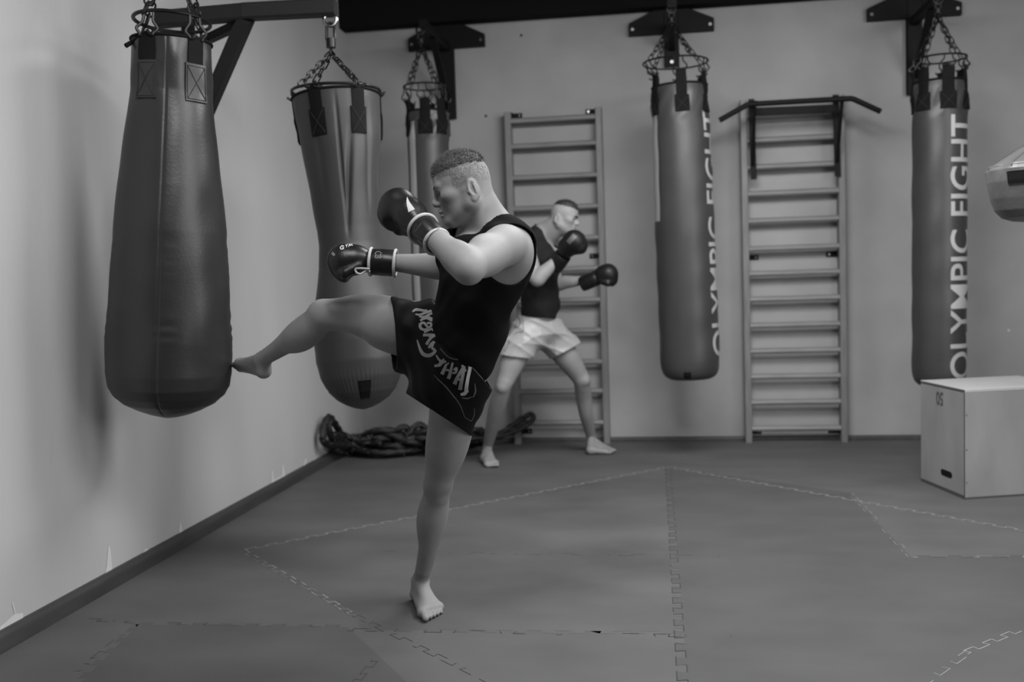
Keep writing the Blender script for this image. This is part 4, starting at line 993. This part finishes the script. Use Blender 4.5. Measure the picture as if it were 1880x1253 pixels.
for d in (-1, 1):
    q_ = MB(); q_.tube(smooth_path([hc2+hf2*a+hu2*b_+hs2*q*d for a, b_, q in ((.110,.040,.012),(.108,.045,.026),(.098,.046,.040),(.090,.041,.048))], 4), .0045, m_hair2, 6); q_.build('eyebrow', p2)
    e_ = MB(); c = hc2+hf2*.0865+hu2*.025+hs2*.031*d; n = 10
    e_.add([c+T((math.cos(a)*math.sin(q), math.sin(a)*math.sin(q), math.cos(q)))*.0125 for q in np.linspace(.01,3.13,9) for a in np.linspace(0,2*math.pi,n,endpoint=False)], [(j*n+i, j*n+(i+1)%n, (j+1)*n+(i+1)%n, (j+1)*n+i) for j in range(8) for i in range(n)], m_eye); e_.build('eye', p2)
cut = Vol(); cut.cone(RS2+S2_*.12, RS2-S2_*.005, .10, .082, .02); cut.cone(LS2-S2_*.12, LS2+S2_*.005, .10, .08, .02)
cut.cone(NB2+U2_*.13, NB2+F2_*.01, .07, .066, .02); cut.cone(NB2+F2_*.10+U2_*.10, NB2+F2_*.06-U2_*.09, .075, .06, .03)
cloth('tank_top', t2, m_tank2, p2, grow=.012, h=.006, planes=[plane(K(990,584,6.7), -_u*.99-_r*.05)], cut=cut, folds=lambda X, Y, Z: tank_fold(X, Y, Z)*1.2)
sv = Vol(); sv.ell(K(989,606,6.74), B3, (.135,.165,.12), .03)
sv.cone(K(968,612,6.68), K(944,660,6.64), .125, .118, .05); sv.cone(K(1008,612,6.80), K(1042,650,6.86), .125, .125, .05)
hA, hB = plane(K(944,656,6.64), vhat(-_u*.97-_r*.12)), plane(K(1040,644,6.86), vhat(-_u*.88+_r*.47))
def hems(X, Y, Z):
    m_ = plane(K(986,640,6.7), _r)(X, Y, Z); return np.where(m_ < 0, hA(X, Y, Z), hB(X, Y, Z))
def sf(X, Y, Z):
    s = 0
    for (dx, dy, dz), f, ph, w in (((.20,.15,1),38,.9,1),((.5,.2,.85),47,2.6,.8),((-.55,.3,.8),52,1.1,.8),((.95,.3,.1),60,.2,.35)):
        s = s+w*((1-np.abs(np.sin((X*dx+Y*dy+Z*dz)*f*.5+ph+.8*np.sin(X*9+Z*6+ph))))**2-.35)
    return s*-.011
sh2 = cloth('shorts', sv, m_satin_l, p2, h=.0055, shell=.013, planes=[plane(K(990,577,6.7), _u*.99+_r*.05), hems], folds=sf)
t3 = tree_of(sh2); z5 = lambda *pts: [(860+x/3.917, 560+y/3.917) for x, y in pts]
SCR = [(z5((345,85),(372,110),(365,150),(335,165),(350,130)), [.8,1.4,1.4,1,.8]), (z5((385,90),(395,140),(392,190),(350,200),(330,215)), .9), (z5((250,210),(262,260),(256,330)), [.8,1.3,.8]), (z5((705,110),(720,140),(735,175)), [1,1.8,1]), (z5((300,260),(280,300),(262,340)), .9), (z5((250,362),(320,380),(400,392)), 1.2)]
for st_ in SCR:
    mb = MB(); decal(mb, t3, [st_], m_satin_p, .002)
    if mb.f: mb.build('printed_stroke', sh2)
g3, c3 = wear_glove(p2, K(1033,470,6.35), K(1059,435,6.26), _u*.5-_r*.6, _r*.8-_u*.5, 1.18, m_glove2, None, None, .058, .060, clen=.10, h=.005)
mb = MB(); decal(mb, tree_of(g3), [([(1043,446),(1056,432)], 9)], m_dull, .002); mb.build('emblem_print', g3)
g4, c4 = wear_glove(p2, K(1095,511,6.68), K(1122,500,6.64), -_f*.5+_u*.8, -_u*.6+_r*.4, 1.1, m_glove2, None, None, .055, .056, clen=.11, h=.005)
# ------------------------------------------------------------------ light
def area(name, loc, target, sx, sy, power):
    l = bpy.data.lights.new(name, 'AREA'); l.shape = 'RECTANGLE'; l.size = sx; l.size_y = sy; l.energy = power
    o = bpy.data.objects.new(name, l); COL.objects.link(o); o.location = loc
    o.rotation_euler = (Vector(target)-Vector(loc)).to_track_quat('-Z', 'Y').to_euler(); return o
area('ceiling_lamp', (1.2, 2.5, 3.5), (.3, 2.9, 0), 1.5, .9, 74)
area('ceiling_lamp', (.35, 4.7, 3.05), (.3, 5.2, 0), 1.6, .9, 100)
area('ceiling_lamp', (2.6, 5.4, 3.1), (2.4, 6.6, .6), .8, .5, 14)
area('ceiling_lamp', (-.5, 1.7, 3.5), (-1.1, 2.6, 0), .6, 1.4, 62)
area('window_light', (3.5, 1.9, 2.0), (-1.2, 3.6, 1.0), 3.5, 1.8, 112)
w = bpy.data.worlds.new('world'); SC.world = w; w.use_nodes = True
w.node_tree.nodes['Background'].inputs[0].default_value = (1, 1, 1, 1); w.node_tree.nodes['Background'].inputs[1].default_value = .03
SC.view_settings.view_transform = 'Standard'; SC.view_settings.look = 'None'; SC.view_settings.exposure = 0.; SC.view_settings.gamma = 1.
SC.view_settings.use_curve_mapping = False
